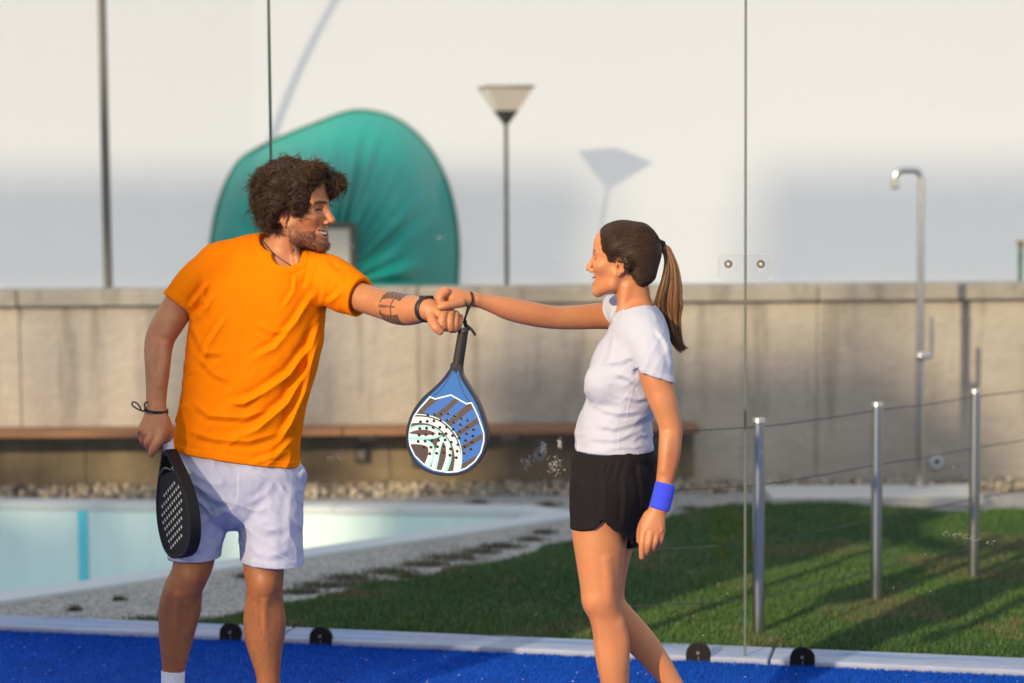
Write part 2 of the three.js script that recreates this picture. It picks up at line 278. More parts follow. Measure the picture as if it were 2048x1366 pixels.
{
  const endX = P(1398, 855, 11.45).x, x0 = -7, base = V(0, 0, WALL_Z + 0.2), bench = thing('wooden_bench', 'long wooden wall bench above the pebble strip', 'bench', base);
  const woodMap = tex(1024, 128, (u, v) => { const g = tfbm(u * 1, v, 6, 3, 2), f = tnoise(u, v * 1, 64, 4), l = tfbm(u * 0.2, v, 40, 3, 5); const k = 0.7 + 0.5 * (l - 0.5) + 0.3 * (g - 0.5) + 0.15 * (f - 0.5); return [0.36 * k, 0.17 * k, 0.07 * k]; });
  const wm = mat({ map: woodMap, roughness: 0.65, bumpMap: gray(256, 64, (u, v) => tnoise(u, v, 32, 8)), bumpScale: 0.002 }), sm = mat({ color: lin(0.06, 0.055, 0.05), roughness: 0.6, metalness: 0.3 });
  const len = 2.05; for (let k = 0, x = endX; x > x0; k++, x -= len + 0.006) for (const j of [0, 1]) wput('plank', box(len, 0.034, 0.14, x - len / 2, 0.352, WALL_Z + 0.1 + 0.152 * j, 0.006), wm, bench, base);
  for (let x = endX - 0.25; x > x0; x -= 1.4) wput('bracket', merge([box(0.04, 0.05, 0.27, x, 0.295, WALL_Z + 0.16), box(0.04, 0.2, 0.03, x, 0.21, WALL_Z + 0.017)]), sm, bench, base);
}
{
  const g0 = new THREE.IcosahedronGeometry(1, 1), n = 3600, im = new THREE.InstancedMesh(g0, mat({ color: 0xffffff, roughness: 0.8 }), n), m = new THREE.Matrix4(), q = new THREE.Quaternion(), c = new THREE.Color();
  for (let i = 0; i < n; i++) {
    const x = rr(-4.2, 4.2), z = WALL_Z + 0.02 + 0.36 * Math.pow(rnd(), 1.3) + 0.1 * (noise3(x * 3, 0, 5) - 0.5), s = rr(0.009, 0.024); q.setFromEuler(new THREE.Euler(rr(0, 6), rr(0, 6), rr(0, 6)));
    m.compose(V(x, s * 0.35 - 0.01 + (rnd() < 0.35 ? 0.02 : 0), Math.max(z, WALL_Z + 0.03)), q, V(s * rr(0.8, 1.4), s * rr(0.5, 0.8), s)); im.setMatrixAt(i, m); const k = rr(0.3, 1.0); im.setColorAt(i, c.setRGB(0.46 * k, 0.39 * k, 0.29 * k));
  }
  im.name = 'pebbles'; im.userData = { kind: 'stuff', label: 'strip of pale pebbles along the foot of the wall', category: 'pebbles' }; shadows(im); scene.add(im);
}
// ---------------------------------------------------------------- white air dome with its teal airlock
{
  const g = new THREE.PlaneGeometry(1, 1, 120, 60), p = g.attributes.position;
  for (let i = 0; i < p.count; i++) {
    const x = p.getX(i) * 34, s = p.getY(i) + 0.5, y = 7.5 * Math.sin(s * Math.PI / 2 * 1.0), z = -14.12 + (y < 0.9 ? 0.1 * (y - 0.9) * 0 : 0) - (y < 3.6 ? 0.145 * Math.max(0, y - 0.7) ** 2 : 0.145 * 2.9 ** 2 + (y - 3.6) * 0.841 + 0.5 * Math.max(0, y - 3.6) ** 2);
    p.setXYZ(i, x, y - 0.02, z + 0.012 * Math.cos(x * Math.PI * 2 / 3.1));
  }
  g.computeVertexNormals();
  const m = tag(put('air_dome', g, phys({ color: lin(0.915, 0.95, 0.99), roughness: 1, transmission: 0.72, thickness: 0, specularIntensity: 0.3, side: THREE.DoubleSide })), 'large white inflated sports dome beyond the concrete wall', 'dome');
}
{
  const domeZ = (y) => -14.1 - 0.145 * Math.max(0, y - 0.7) ** 2, onDome = (x, y) => { let p = P(x, y, 14.1); for (let k = 0; k < 4; k++) p = P(x, y, -domeZ(p.y)); return p; };
  const base = onDome(670, 570).setY(0), t = thing('inflated_airlock', 'bulging glossy teal inflated airlock attached to the white dome', 'airlock', base);
  const outline = [[415, 760], [415, 560], [422, 490], [437, 410], [460, 352], [484, 318], [530, 290], [580, 268], [640, 244], [690, 226], [720, 222], [760, 227], [800, 243], [840, 276], [872, 320], [896, 375], [911, 440], [916, 500], [914, 570], [908, 760]].map(([x, y]) => onDome(x, y));
  const curve = new THREE.CatmullRomCurve3(outline), NU = 220, NV = 50, cx = onDome(680, 560), pos = [], idx = [];
  for (let i = 0; i <= NU; i++) {
    const o = curve.getPoint(i / NU);
    for (let j = 0; j <= NV; j++) {
      const r = j / NV, a = i / NU * 60, fold = (Math.sin(a + 2.4 * Math.sin(a * 0.37) + 3 * r) * 0.5 + Math.sin(a * 2.3 + 1.3) * 0.3) * 0.03 * Math.sin(Math.PI * Math.min(1, r * 1.04)) * (1.15 - r) * sstep(0.1, 0.3, r);
      const bulge = 0.66 * (1 - Math.pow(r, 3.4)) + 3.4 * fold + 0.05 * Math.sin(a * 0.21 + 5 * r) * r * (1 - r) * 4; pos.push(lerp(cx.x, o.x, r), lerp(cx.y, o.y, r), lerp(cx.z, o.z, r) + bulge);
    }
  }
  for (let i = 0; i < NU; i++) for (let j = 0; j < NV; j++) { const a = i * (NV + 1) + j; idx.push(a, a + 1, a + NV + 1, a + 1, a + NV + 2, a + NV + 1); }
  const g = new THREE.BufferGeometry(); g.setAttribute('position', new THREE.Float32BufferAttribute(pos, 3)); g.setIndex(idx); g.computeVertexNormals();
  wput('skin', g, phys({ color: lin(0.001, 0.27, 0.225), roughness: 0.42, clearcoat: 0.3, clearcoatRoughness: 0.08, specularIntensity: 0.35, side: THREE.DoubleSide }), t, base);
  wput('rim_seam', new THREE.TubeGeometry(curve, 160, 0.016, 8), mat({ color: lin(0.012, 0.12, 0.09), roughness: 0.5 }), t, base);
  const a = P(636, 457, 13.5), b = P(702, 580, 13.5), dm = mat({ color: lin(0.55, 0.52, 0.44), roughness: 0.6 }), fm = mat({ color: lin(0.05, 0.055, 0.045), roughness: 0.5 });
  wput('door', box(b.x - a.x, a.y, 0.05, (a.x + b.x) / 2, a.y / 2, -13.5, 0.006), dm, t, base);
  wput('door_frame', merge([box(0.035, a.y + 0.04, 0.09, b.x + 0.02, (a.y + 0.04) / 2, -13.51), box(0.035, a.y + 0.04, 0.09, a.x - 0.02, (a.y + 0.04) / 2, -13.51), box(b.x - a.x, 0.035, 0.09, (a.x + b.x) / 2, a.y + 0.022, -13.51)]), fm, t, base);
}
// ---------------------------------------------------------------- lamp, poles
{
  const D = 13.25, foot = P(1000, 572, D).setY(0), top = P(1012, 250, D); foot.x = top.x - 0.005; const base = foot.clone();
  const t = thing('street_lamp', 'thin dark lamp post with an inverted pyramid lantern before the dome', 'street lamp', base), dark = mat({ color: lin(0.045, 0.042, 0.036), roughness: 0.5, metalness: 0.4 });
  wput('pole', bar(foot, top, 0.017, 14, 0.013), dark, t, base);
  wput('lantern_cup', (() => { const g = new THREE.CylinderGeometry(0.1, 0.014, 0.095, 4, 1); g.rotateY(Math.PI / 4 + 0.22); g.translate(top.x, top.y + 0.045, top.z); return g; })(), dark, t, base);
  const glassM = phys({ color: lin(0.95, 0.88, 0.80), roughness: 0.9, transmission: 0.6, side: THREE.DoubleSide });
  for (let k = 0; k < 4; k++) { const r0 = 0.1, r1 = 0.215, y0 = 0.093, y1 = 0.235, c = (r, a, y) => [top.x + r * Math.sin(a), top.y + y, top.z + r * Math.cos(a)], a0 = k * Math.PI / 2 + Math.PI / 4 + 0.22, a1 = a0 + Math.PI / 2; const g = new THREE.BufferGeometry(); g.setAttribute('position', new THREE.Float32BufferAttribute([...c(r0, a0, y0), ...c(r0, a1, y0), ...c(r1, a1, y1), ...c(r1, a0, y1)], 3)); g.setIndex([0, 1, 2, 0, 2, 3]); g.computeVertexNormals(); wput('lantern_pane', g, glassM, t, base); }
  wput('lantern_lid', (() => { const g = new THREE.CylinderGeometry(0.222, 0.222, 0.016, 4, 1); g.rotateY(Math.PI / 4 + 0.22); g.translate(top.x, top.y + 0.245, top.z); return g; })(), mat({ color: lin(0.16, 0.12, 0.085), roughness: 0.6 }), t, base);
  wput('base_plate', new THREE.CylinderGeometry(0.06, 0.06, 0.03, 16).translate(foot.x, 0.003, foot.z), dark, t, base);
}
{
  const D = 13.1, a = P(220, 572, D), b = P(206, 0, D), x = (a.x + b.x) / 2 - 0.01, base = V(x, 0, -D), t = thing('steel_pole', 'tall plain grey steel pole behind the wall', 'pole', base);
  wput('shaft', new THREE.CylinderGeometry(0.022, 0.031, 6.2, 16).translate(x, 3.1, -D), mat({ color: lin(0.14, 0.13, 0.115), roughness: 0.6, metalness: 0.25 }), t, base);
  wput('base_flange', new THREE.CylinderGeometry(0.07, 0.07, 0.025, 16).translate(x, 0.0, -D), mat({ color: lin(0.14, 0.13, 0.115), roughness: 0.6 }), t, base);
}
{
  const D = 12.6, p = P(2041, 492, D), base = V(p.x, 0, -D), t = thing('green_post', 'short green post with a brassy cap at the wall', 'post', base);
  wput('shaft', new THREE.CylinderGeometry(0.015, 0.015, p.y, 14).translate(p.x, p.y / 2, -D), mat({ color: lin(0.05, 0.12, 0.06), roughness: 0.5 }), t, base);
  wput('cap', new THREE.CylinderGeometry(0.028, 0.022, 0.035, 16).translate(p.x, p.y + 0.016, -D), mat({ color: lin(0.28, 0.19, 0.08), roughness: 0.4, metalness: 0.6 }), t, base);
}
// ---------------------------------------------------------------- outdoor shower on its slab
{
  const D = 11.22, foot = P(1845, 995, D), up = P(1836, 340, D), x = (foot.x + up.x) / 2, base = V(x, 0.05, -D), t = thing('outdoor_shower', 'stainless steel outdoor shower pipe with hooked head in front of the wall', 'shower', base);
  const steel = mat({ color: lin(0.62, 0.6, 0.56), roughness: 0.22, metalness: 1 }), R = 0.023, top = up.y, hx = P(1790, 345, D).x;
  wput('riser', bar(V(x, 0.05, -D), V(x, 1.16, -D), R, 18), steel, t, base);
  const hook = new THREE.CurvePath(); const r = 0.045;
  const pts = [V(x, 1.16, -D), V(x, top - r - 0.002, -D)]; for (let k = 0; k <= 6; k++) { const a = k / 6 * Math.PI / 2; pts.push(V(x - r + r * Math.cos(a), top - r + r * Math.sin(a), -D)); } for (let k = 0; k <= 6; k++) { const a = Math.PI / 2 + k / 6 * Math.PI / 2; pts.push(V(hx + r + r * Math.cos(a), top - r + r * Math.sin(a), -D)); } pts.push(V(hx, P(1790, 376, D).y, -D));
  for (let i = 0; i + 1 < pts.length; i++) hook.add(new THREE.LineCurve3(pts[i], pts[i + 1]));
  wput('hooked_head', new THREE.TubeGeometry(hook, 160, R * 0.9, 14), steel, t, base);
  wput('rose', new THREE.CylinderGeometry(R, R, 0.012, 16).translate(hx, pts[pts.length - 1].y, -D), mat({ color: lin(0.1, 0.1, 0.1), roughness: 0.5 }), t, base);
  wput('joint_ring', new THREE.CylinderGeometry(R * 1.14, R * 1.14, 0.03, 18).translate(x, 1.16, -D), steel, t, base);
  const vy = P(1840, 712, D).y, vx = P(1862, 712, D).x, vt = P(1862, 634, D).y;
  wput('valve_body', merge([bar(V(x, vy, -D + 0.02), V(vx, vy, -D + 0.02), 0.016), new THREE.SphereGeometry(0.033, 16, 12).scale(0.8, 1.0, 0.9).translate(x, vy, -D + 0.012)]), steel, t, base);
  wput('valve_lever', bar(V(vx, vy, -D + 0.02), V(vx, vt, -D + 0.02), 0.0125, 12), steel, t, base);
  wput('foot_plate', new THREE.CylinderGeometry(0.05, 0.05, 0.012, 20).translate(x, 0.056, -D), steel, t, base);
  const s0 = G(1545, 1014), s1 = G(1975, 1014); const g = box(s1.x - s0.x, 0.06, 0.46, (s0.x + s1.x) / 2, 0.02, -11.07, 0.008);
  tag(put('shower_slab', g, mat({ color: lin(0.5, 0.49, 0.46), roughness: 0.85, bumpMap: gravelBump, bumpScale: 0.003 })), 'pale concrete slab under the outdoor shower', 'slab');
}
// ---------------------------------------------------------------- cable fence on the lawn
{
  const feet = [[1517, 1272], [1752, 1212], [1947, 1162]].map(([x, y]) => G(x, y)); const d = feet[2].clone().sub(feet[0]).normalize(); feet.unshift(onGlass(0.345, 0.2)); feet.push(feet[3].clone().addScaledVector(d, 0.78), feet[3].clone().addScaledVector(d, 1.56));
  const base = feet[1].clone(), t = thing('cable_fence', 'low steel post and wire fence crossing the lawn', 'fence', base), steel = mat({ color: lin(0.44, 0.45, 0.42), roughness: 0.3, metalness: 1 }), cable = mat({ color: lin(0.05, 0.055, 0.05), roughness: 0.6, metalness: 0.3 }), h = 0.855;
  for (const f of feet) { const p = wput('post', new THREE.CylinderGeometry(0.0235, 0.0235, h, 20).translate(f.x, h / 2 - 0.02, f.z), steel, t, base); wput('cap', new THREE.CylinderGeometry(0.0245, 0.0265, 0.014, 20).translate(f.x, h - 0.014, f.z), steel, p, base); }
  for (const y of [0.815, 0.59, 0.365, 0.15]) { const pts = []; feet.forEach((f, i) => { pts.push(V(f.x, y, f.z)); if (i < feet.length - 1) { const q = f.clone().lerp(feet[i + 1], 0.5); pts.push(V(q.x, y - 0.004, q.z)); } }); wput('cable', tube(pts, 0.0022, 60, 6), cable, t, base); }
}
// ---------------------------------------------------------------- glass wall of the court
{
  const GH = 3.0, pane = phys({ color: lin(0.95, 0.975, 0.96), roughness: 0.0, transmission: 1, thickness: 0, ior: 1.5, specularIntensity: 0.5, side: THREE.DoubleSide }), edgeM = phys({ color: lin(0.1, 0.16, 0.125), roughness: 0.25, specularIntensity: 0.5 }), seal = mat({ color: lin(0.05, 0.05, 0.045), roughness: 0.5 });
  const j1 = (() => { const r = ray(537, 330); return intersectGlass(r).x; })(), j2 = (() => intersectGlass(ray(1489, 683)).x)();
  function intersectGlass(r) { const o = camera.position, den = r.x * gDir.z - r.z * gDir.x, s = ((GA.x - o.x) * gDir.z - (GA.z - o.z) * gDir.x) / den; return V(o.x + r.x * s, o.y + r.y * s, o.z + r.z * s); }
  const turn = Math.atan2(-gDir.z, gDir.x), gBase = onGlass((j1 + j2) / 2, 0.03, 0.02), wallT = thing('glass_wall', 'clear glass back wall of the padel court behind the players', 'glass wall', gBase);
  wallT.rotation.y = turn;
  const loc = (p) => wallT.worldToLocal(p.clone()); wallT.updateMatrixWorld(true);
  for (const [xa, xb] of [[j1 - 1.76, j1], [j1, j2], [j2, j2 + 1.76]]) {
    const a = loc(onGlass(xa + 0.003, 0.03, 0.02)).x, b = loc(onGlass(xb - 0.003, 0.03, 0.02)).x, len = b - a, c = (a + b) / 2;
    const p = put('pane', new THREE.PlaneGeometry(len, GH).translate(c, GH / 2, 0), pane, wallT);
    for (const e of [a, b]) put('polished_edge', box(0.0022, GH, 0.011, e, GH / 2, 0), edgeM, p);
  }
  put('joint_gasket', box(0.0034, GH, 0.012, loc(onGlass(j1, 0.03, 0.02)).x, GH / 2, 0), seal, wallT);
  put('joint_gasket', box(0.002, GH, 0.008, loc(onGlass(j2, 0.03, 0.02)).x, GH / 2, 0), mat({ color: lin(0.2, 0.16, 0.13), roughness: 0.6 }), wallT);
  // clear connector plate across the joint
  {
    const o = loc(intersectGlass(ray(1489, 535)).addScaledVector(gNor, 0.018)), s = new THREE.Shape(), w = 0.098, h = 0.046, r = 0.022; s.moveTo(-w + r, -h); s.lineTo(w - r, -h); s.absarc(w - r, -h + r, r, -Math.PI / 2, 0); s.lineTo(w, h - r); s.absarc(w - r, h - r, r, 0, Math.PI / 2); s.lineTo(-w + r, h); s.absarc(-w + r, h - r, r, Math.PI / 2, Math.PI); s.lineTo(-w, -h + r); s.absarc(-w + r, -h + r, r, Math.PI, Math.PI * 1.5);
    const mv = (g) => g.translate(o.x, o.y, o.z);
    const plate = put('connector_plate', mv(new THREE.ShapeGeometry(s, 8)), phys({ color: lin(0.96, 0.97, 0.96), transmission: 1, roughness: 0.02, thickness: 0, side: THREE.DoubleSide }), wallT);
    const pts = s.getPoints(8).map((q) => V(q.x, q.y, 0)); pts.pop(); put('plate_edge', mv(new THREE.TubeGeometry(new THREE.CatmullRomCurve3(pts, true, 'catmullrom', 0.1), 120, 0.0011, 6, true)), phys({ color: lin(0.45, 0.45, 0.43), roughness: 0.2 }), plate);
    for (const sx of [-0.06, 0.057]) {
      put('bolt', mv(new THREE.TorusGeometry(0.0098, 0.0042, 10, 24).translate(sx, 0.012, 0.004)), mat({ color: lin(0.012, 0.012, 0.012), roughness: 0.4 }), plate);
      put('bolt_head', mv(new THREE.CylinderGeometry(0.0075, 0.0085, 0.007, 18).rotateX(Math.PI / 2).translate(sx, 0.012, 0.004)), mat({ color: lin(0.42, 0.4, 0.36), roughness: 0.35, metalness: 0.9 }), plate);
      const sl = new THREE.TorusGeometry(0.006, 0.0009, 6, 20, Math.PI).rotateZ(Math.PI).translate(sx + 0.002, -0.018, 0.002); put('slot_edge', mv(merge([sl, box(0.0018, 0.02, 0.0015, sx - 0.004, -0.008, 0.002), box(0.0018, 0.02, 0.0015, sx + 0.008, -0.008, 0.002)])), mat({ color: lin(0.5, 0.49, 0.47), roughness: 0.4 }), plate);
    }
  }
  // black half-round clamps at the foot of the wall
  const clampM = phys({ color: lin(0.008, 0.008, 0.008), roughness: 0.6, specularIntensity: 0.35 }), screwM = mat({ color: lin(0.5, 0.46, 0.4), roughness: 0.3, metalness: 0.9 });
  for (const [px, py] of [[463, 1286], [643, 1296], [1397, 1328], [1605, 1338]]) {
    const q = intersectGlass(ray(px, py)), p = loc(V(q.x, 0.004, q.z).addScaledVector(gNor, 0.004)), mv = (g) => g.translate(p.x, p.y, p.z);
    const s = new THREE.Shape(); s.moveTo(-0.042, 0); s.lineTo(0.042, 0); s.lineTo(0.042, 0.026); s.absarc(0, 0.026, 0.042, 0, Math.PI); s.lineTo(-0.042, 0);
    const c = put('clamp', mv(new THREE.ExtrudeGeometry(s, { depth: 0.014, bevelEnabled: true, bevelSize: 0.003, bevelThickness: 0.003, bevelSegments: 2, curveSegments: 24 })), clampM, wallT);
    put('screw', mv(new THREE.CylinderGeometry(0.006, 0.007, 0.006, 16).rotateX(Math.PI / 2).translate(0, 0.034, 0.02)), screwM, c);
    put('slot', mv(box(0.0028, 0.018, 0.003, 0.002, 0.011, 0.0175)), screwM, c);
  }
  // dried splashes and scratches on the panes
  const mk = []; const speck = (px, py, rx, ry, rot) => { const c = intersectGlass(ray(px, py)).addScaledVector(gNor, -0.002 - 0.0006 * rnd()), s = 7.4 / FPX, g = new THREE.CircleGeometry(1, 7), pp = g.attributes.position; for (let i = 1; i < pp.count; i++) { const k = rr(0.6, 1.2); pp.setXYZ(i, pp.getX(i) * k, pp.getY(i) * k, 0); } pp.setXYZ(pp.count - 1, pp.getX(1), pp.getY(1), 0); g.scale(rx * s, ry * s, 1); g.rotateZ(rot); g.rotateY(Math.atan2(-gDir.z, gDir.x)); g.translate(c.x, c.y, c.z); mk.push(g); };
  for (let i = 0; i < 150; i++) speck(rr(0, 2048), rr(180, 1300), rr(0.5, 1.1), rr(0.5, 1.6), rr(-0.6, 0.6));
  for (const [cx, cy, w, h, n] of [[1085, 895, 8, 16, 70], [1120, 885, 6, 14, 40], [1060, 920, 24, 20, 50], [1110, 930, 20, 22, 60], [670, 915, 28, 7, 34], [880, 475, 16, 8, 30], [700, 490, 14, 14, 26]]) for (let i = 0; i < n; i++) speck(cx + (rnd() + rnd() - 1) * w, cy + (rnd() + rnd() - 1) * h, rr(0.4, 2.4), rr(0.4, 1.3), rr(-0.9, 0.9));
  for (const [x, y] of [[1895, 1067], [1915, 1071], [1935, 1073], [1950, 1077], [1983, 1085]]) for (let i = 0; i < 8; i++) { const a = rr(0, 6.28); speck(x + 9 * Math.cos(a), y + 3.5 * Math.sin(a), rr(1, 2.2), 0.5, 0.2); }
  const mm = put('splash_marks', merge(mk), phys({ color: lin(0.75, 0.76, 0.72), roughness: 0.9, transparent: true, opacity: 0.42, side: THREE.DoubleSide })); mm.userData = { kind: 'stuff', label: 'dried water splashes and scratches on the glass panes', category: 'marks' };
}
// ---------------------------------------------------------------- what stands behind the photographer and shades the wall and the dome
{
  const Z = 9, at = (u, z) => u - Math.tan(SUN_AZ) * z;                       // u: place across the light
  const top = (h, z) => h + (z - WALL_Z) * Math.tan(SUN_EL) / Math.cos(SUN_AZ);
  const house = (name, label, u0, u1, hWall, depth) => {
    const x0 = at(u0, Z), x1 = at(u1, Z), hh = top(hWall, Z), w = x1 - x0, base = V((x0 + x1) / 2, 0, Z), t = thing(name, label, 'building', base), pl = mat({ color: lin(0.42, 0.38, 0.32), roughness: 0.9 });
    put('wall', box(w, hh, depth, 0, hh / 2, depth / 2), pl, t); put('parapet', box(w + 0.12, 0.12, depth + 0.12, 0, hh - 0.06, depth / 2, 0.01), mat({ color: lin(0.5, 0.49, 0.46), roughness: 0.8 }), t);
    const nx = Math.max(1, Math.floor(w / 2.4)); for (let f = 0; f < 3; f++) for (let i = 0; i < nx; i++) { const x = -w / 2 + (i + 0.5) * w / nx, wn = put('window', box(0.9, 1.2, 0.06, x, 1.5 + 2.7 * f, -0.02, 0.01), mat({ color: lin(0.7, 0.7, 0.68), roughness: 0.6 }), t); put('window_glass', box(0.76, 1.06, 0.02, x, 1.5 + 2.7 * f, -0.055), mat({ color: lin(0.03, 0.04, 0.05), roughness: 0.08 }), wn); }
    return t;
  };
  const terraceRoof = (o, u0, u1, posts) => {              // roof on posts above the open top terrace
    const y0 = top(2.02, Z), y1 = top(2.92, Z), x0 = at(u0, Z), x1 = at(u1, Z), bx = o.position.x, m2 = mat({ color: lin(0.5, 0.47, 0.42), roughness: 0.85 });
    put('terrace_roof', box(x1 - x0, y1 - y0, 0.35, (x0 + x1) / 2 - bx, (y0 + y1) / 2, 0.175, 0.01), m2, o);
    for (const u of posts) put('roof_post', box(0.1, y0, 0.1, at(u, Z) - bx, y0 / 2, 0.18), m2, o);
  };
  terraceRoof(house('stair_tower', 'flat topped rendered stair tower with roofed terrace behind the photographer', -8.45, -6.15, 0.74, 1.2), -8.28, -4.4, [-8.2, -6.22]);
  terraceRoof(house('club_building', 'wide flat roofed club building behind the photographer', -24, -12.2, 0.7, 5), -24, -9.55, [-14, -12.3, -9.62]);
  const leafG = new THREE.TetrahedronGeometry(0.09), tree = (u, hWall, wid) => {
    const z = Z + 0.8, x = at(u, z), hh = top(hWall, z), t = thing('cypress_tree', hWall > 0.9 ? 'taller narrow cypress tree behind the photographer' : 'shorter narrow cypress tree behind the photographer', 'tree', V(x, 0, z));
    put('trunk', new THREE.CylinderGeometry(0.03, 0.14, hh * 0.97, 8).translate(0, hh * 0.485, 0), mat({ color: lin(0.1, 0.075, 0.05), roughness: 0.9 }), t);
    const list = []; for (let i = 0; i < 3600; i++) { const s = Math.pow(rnd(), 0.8), y = 0.6 + s * (hh - 0.6), r = wid * Math.pow(1 - s, 0.55) * Math.sqrt(rnd()), a = rr(0, 6.28), g = leafG.clone(); g.scale(rr(0.5, 1), rr(1, 2.4), rr(0.5, 1)); g.rotateY(rr(0, 6)); g.translate(r * Math.cos(a), y, r * Math.sin(a)); list.push(g); }
    put('crown', merge(list), mat({ color: lin(0.03, 0.06, 0.025), roughness: 0.8, side: THREE.DoubleSide }), t);
  };
  tree(-10.05, 1.05, 0.62); tree(-9.45, 0.85, 0.5);
  const px = at(-10.86, Z), hp = top(1.6, Z); const t = thing('flag_pole', 'bare metal pole behind the photographer', 'pole', V(px, 0, Z)); put('shaft', new THREE.CylinderGeometry(0.05, 0.06, hp, 14).translate(0, hp / 2, 0), mat({ color: lin(0.4, 0.4, 0.4), roughness: 0.4, metalness: 0.8 }), t); put('ball', new THREE.SphereGeometry(0.09, 14, 10).translate(0, hp + 0.06, 0), mat({ color: lin(0.5, 0.4, 0.2), roughness: 0.4, metalness: 0.8 }), t);
}
// ---------------------------------------------------------------- distance fields for bodies and cloth
const smin = (a, b, k) => { if (k <= 0) return a < b ? a : b; const h = Math.max(k - Math.abs(a - b), 0) / k; return (a < b ? a : b) - h * h * k * 0.25; };
// sharp little creases running along a slant (dx, dy)
function crease(x, y, z, f, dx, dy) { const u = (x * dx + y * dy) * f * 0.28, v = (-x * dy + y * dx) * f, w = noise3(u * 2 + 3, v * 0.7, z * f * 0.4) * 1.6, n = noise3(u + w, v + w * 0.6, z * f * 0.5), r = 1 - Math.abs(2 * n - 1); return r * r * r; }
class Field {
  constructor() { this.p = []; }
  add(pr, k = 0.015, op = 0) { this.p.push({ f: pr.f, x: pr.c.x, y: pr.c.y, z: pr.c.z, R: pr.R, k, op }); return this; }     // op 0 union, 1 subtract
  at(x, y, z) {
    let d = 1e3; const P_ = this.p;
    for (let i = 0; i < P_.length; i++) {
      const q = P_[i], dx = x - q.x, dy = y - q.y, dz = z - q.z, lb = Math.sqrt(dx * dx + dy * dy + dz * dz) - q.R;
      if (q.op === 0) { if (lb > d + q.k) continue; d = smin(d, q.f(x, y, z), q.k); } else { if (lb > q.k - d) continue; d = -smin(-d, q.f(x, y, z), q.k); }
    }
    return d;
  }
}
// a limb: stations {p, a, b}, a across the picture, b in depth; smooth interpolation between them
function chain(st, { sub = 10, n = 2, cap0, cap1 } = {}) {
  const cr = (p0, p1, p2, p3, t) => 0.5 * (2 * p1 + (p2 - p0) * t + (2 * p0 - 5 * p1 + 4 * p2 - p3) * t * t + (3 * p1 - p0 - 3 * p2 + p3) * t * t * t);
  const s = [], N = st.length;
  for (let i = 0; i < N - 1; i++) for (let j = 0; j < sub; j++) {
    const t = j / sub, q = [st[Math.max(0, i - 1)], st[i], st[i + 1], st[Math.min(N - 1, i + 2)]], g = (f) => cr(f(q[0]), f(q[1]), f(q[2]), f(q[3]), t);
    s.push({ p: V(g((o) => o.p.x), g((o) => o.p.y), g((o) => o.p.z)), a: g((o) => o.a), b: g((o) => o.b) });
  }
  s.push(st[N - 1]);
  const seg = []; let c = V(0, 0, 0); s.forEach((o) => c.add(o.p)); c.multiplyScalar(1 / s.length); let R = 0; s.forEach((o) => { R = Math.max(R, o.p.distanceTo(c) + Math.max(o.a, o.b)); });
  for (let i = 0; i + 1 < s.length; i++) {
    const A = s[i].p, B = s[i + 1].p, d = B.clone().sub(A), len = Math.max(1e-6, d.length()); d.divideScalar(len);
    const e1 = d.clone().cross(V(0, 0, 1)); if (e1.length() < 0.05) e1.set(1, 0, 0); e1.normalize(); const e2 = e1.clone().cross(d).normalize();
    const m = A.clone().add(B).multiplyScalar(0.5), r = len / 2 + Math.max(s[i].a, s[i].b, s[i + 1].a, s[i + 1].b);
    seg.push([A.x, A.y, A.z, d.x, d.y, d.z, len, e1.x, e1.y, e1.z, e2.x, e2.y, e2.z, s[i].a, s[i + 1].a, s[i].b, s[i + 1].b, m.x, m.y, m.z, r, i === 0 ? cap0 : 0, i + 2 === s.length ? cap1 : 0]);
  }
  const f = (x, y, z) => {
    let best = 1e3;
    for (let i = 0; i < seg.length; i++) {
      const g = seg[i], mx = x - g[17], my = y - g[18], mz = z - g[19]; if (best < 900 && Math.sqrt(mx * mx + my * my + mz * mz) - g[20] > best) continue;
      const px = x - g[0], py = y - g[1], pz = z - g[2], w = px * g[3] + py * g[4] + pz * g[5], L = g[6]; let t = w / L, o = 0; if (t < 0) { t = 0; o = -w; } else if (t > 1) { t = 1; o = w - L; }
      const a = g[13] + (g[14] - g[13]) * t, b = g[15] + (g[16] - g[15]) * t, u = px * g[7] + py * g[8] + pz * g[9], v = px * g[10] + py * g[11] + pz * g[12];
      let cc = a < b ? a : b; if (o > 0) { if (w < 0 && g[21]) cc = g[21]; else if (w > L && g[22]) cc = g[22]; }
      let d;
      if (n === 2) { const U = u / a, Q = v / b, O = o / cc, k0 = Math.sqrt(U * U + Q * Q + O * O), U2 = U / a, V2 = Q / b, O2 = O / cc, k1 = Math.sqrt(U2 * U2 + V2 * V2 + O2 * O2); d = k1 > 1e-6 ? k0 * (k0 - 1) / k1 : -cc; }
      else { const k0 = Math.pow(Math.pow(Math.abs(u / a), n) + Math.pow(Math.abs(v / b), n) + Math.pow(o / cc, n), 1 / n); d = (k0 - 1) * (a < b ? a : b); }
      if (d < best) best = d;
    }
    return best;
  };
  return { f, c, R };
}
function ell(c, rx, ry, rz, q) {                              // ellipsoid, optional Quaternion
  const iq = q ? q.clone().invert() : null, t = V(0, 0, 0), mn = Math.min(rx, ry, rz);
  return { c, R: Math.max(rx, ry, rz), f: (x, y, z) => { t.set(x - c.x, y - c.y, z - c.z); if (iq) t.applyQuaternion(iq); const a = t.x / rx, b = t.y / ry, e = t.z / rz, k0 = Math.sqrt(a * a + b * b + e * e), a2 = a / rx, b2 = b / ry, e2 = e / rz, k1 = Math.sqrt(a2 * a2 + b2 * b2 + e2 * e2); return k1 > 1e-6 ? k0 * (k0 - 1) / k1 : -mn; } };
}
const cap = (a, b, r0, r1 = r0) => chain([{ p: a, a: r0, b: r0 }, { p: b, a: r1, b: r1 }], { sub: 1 });
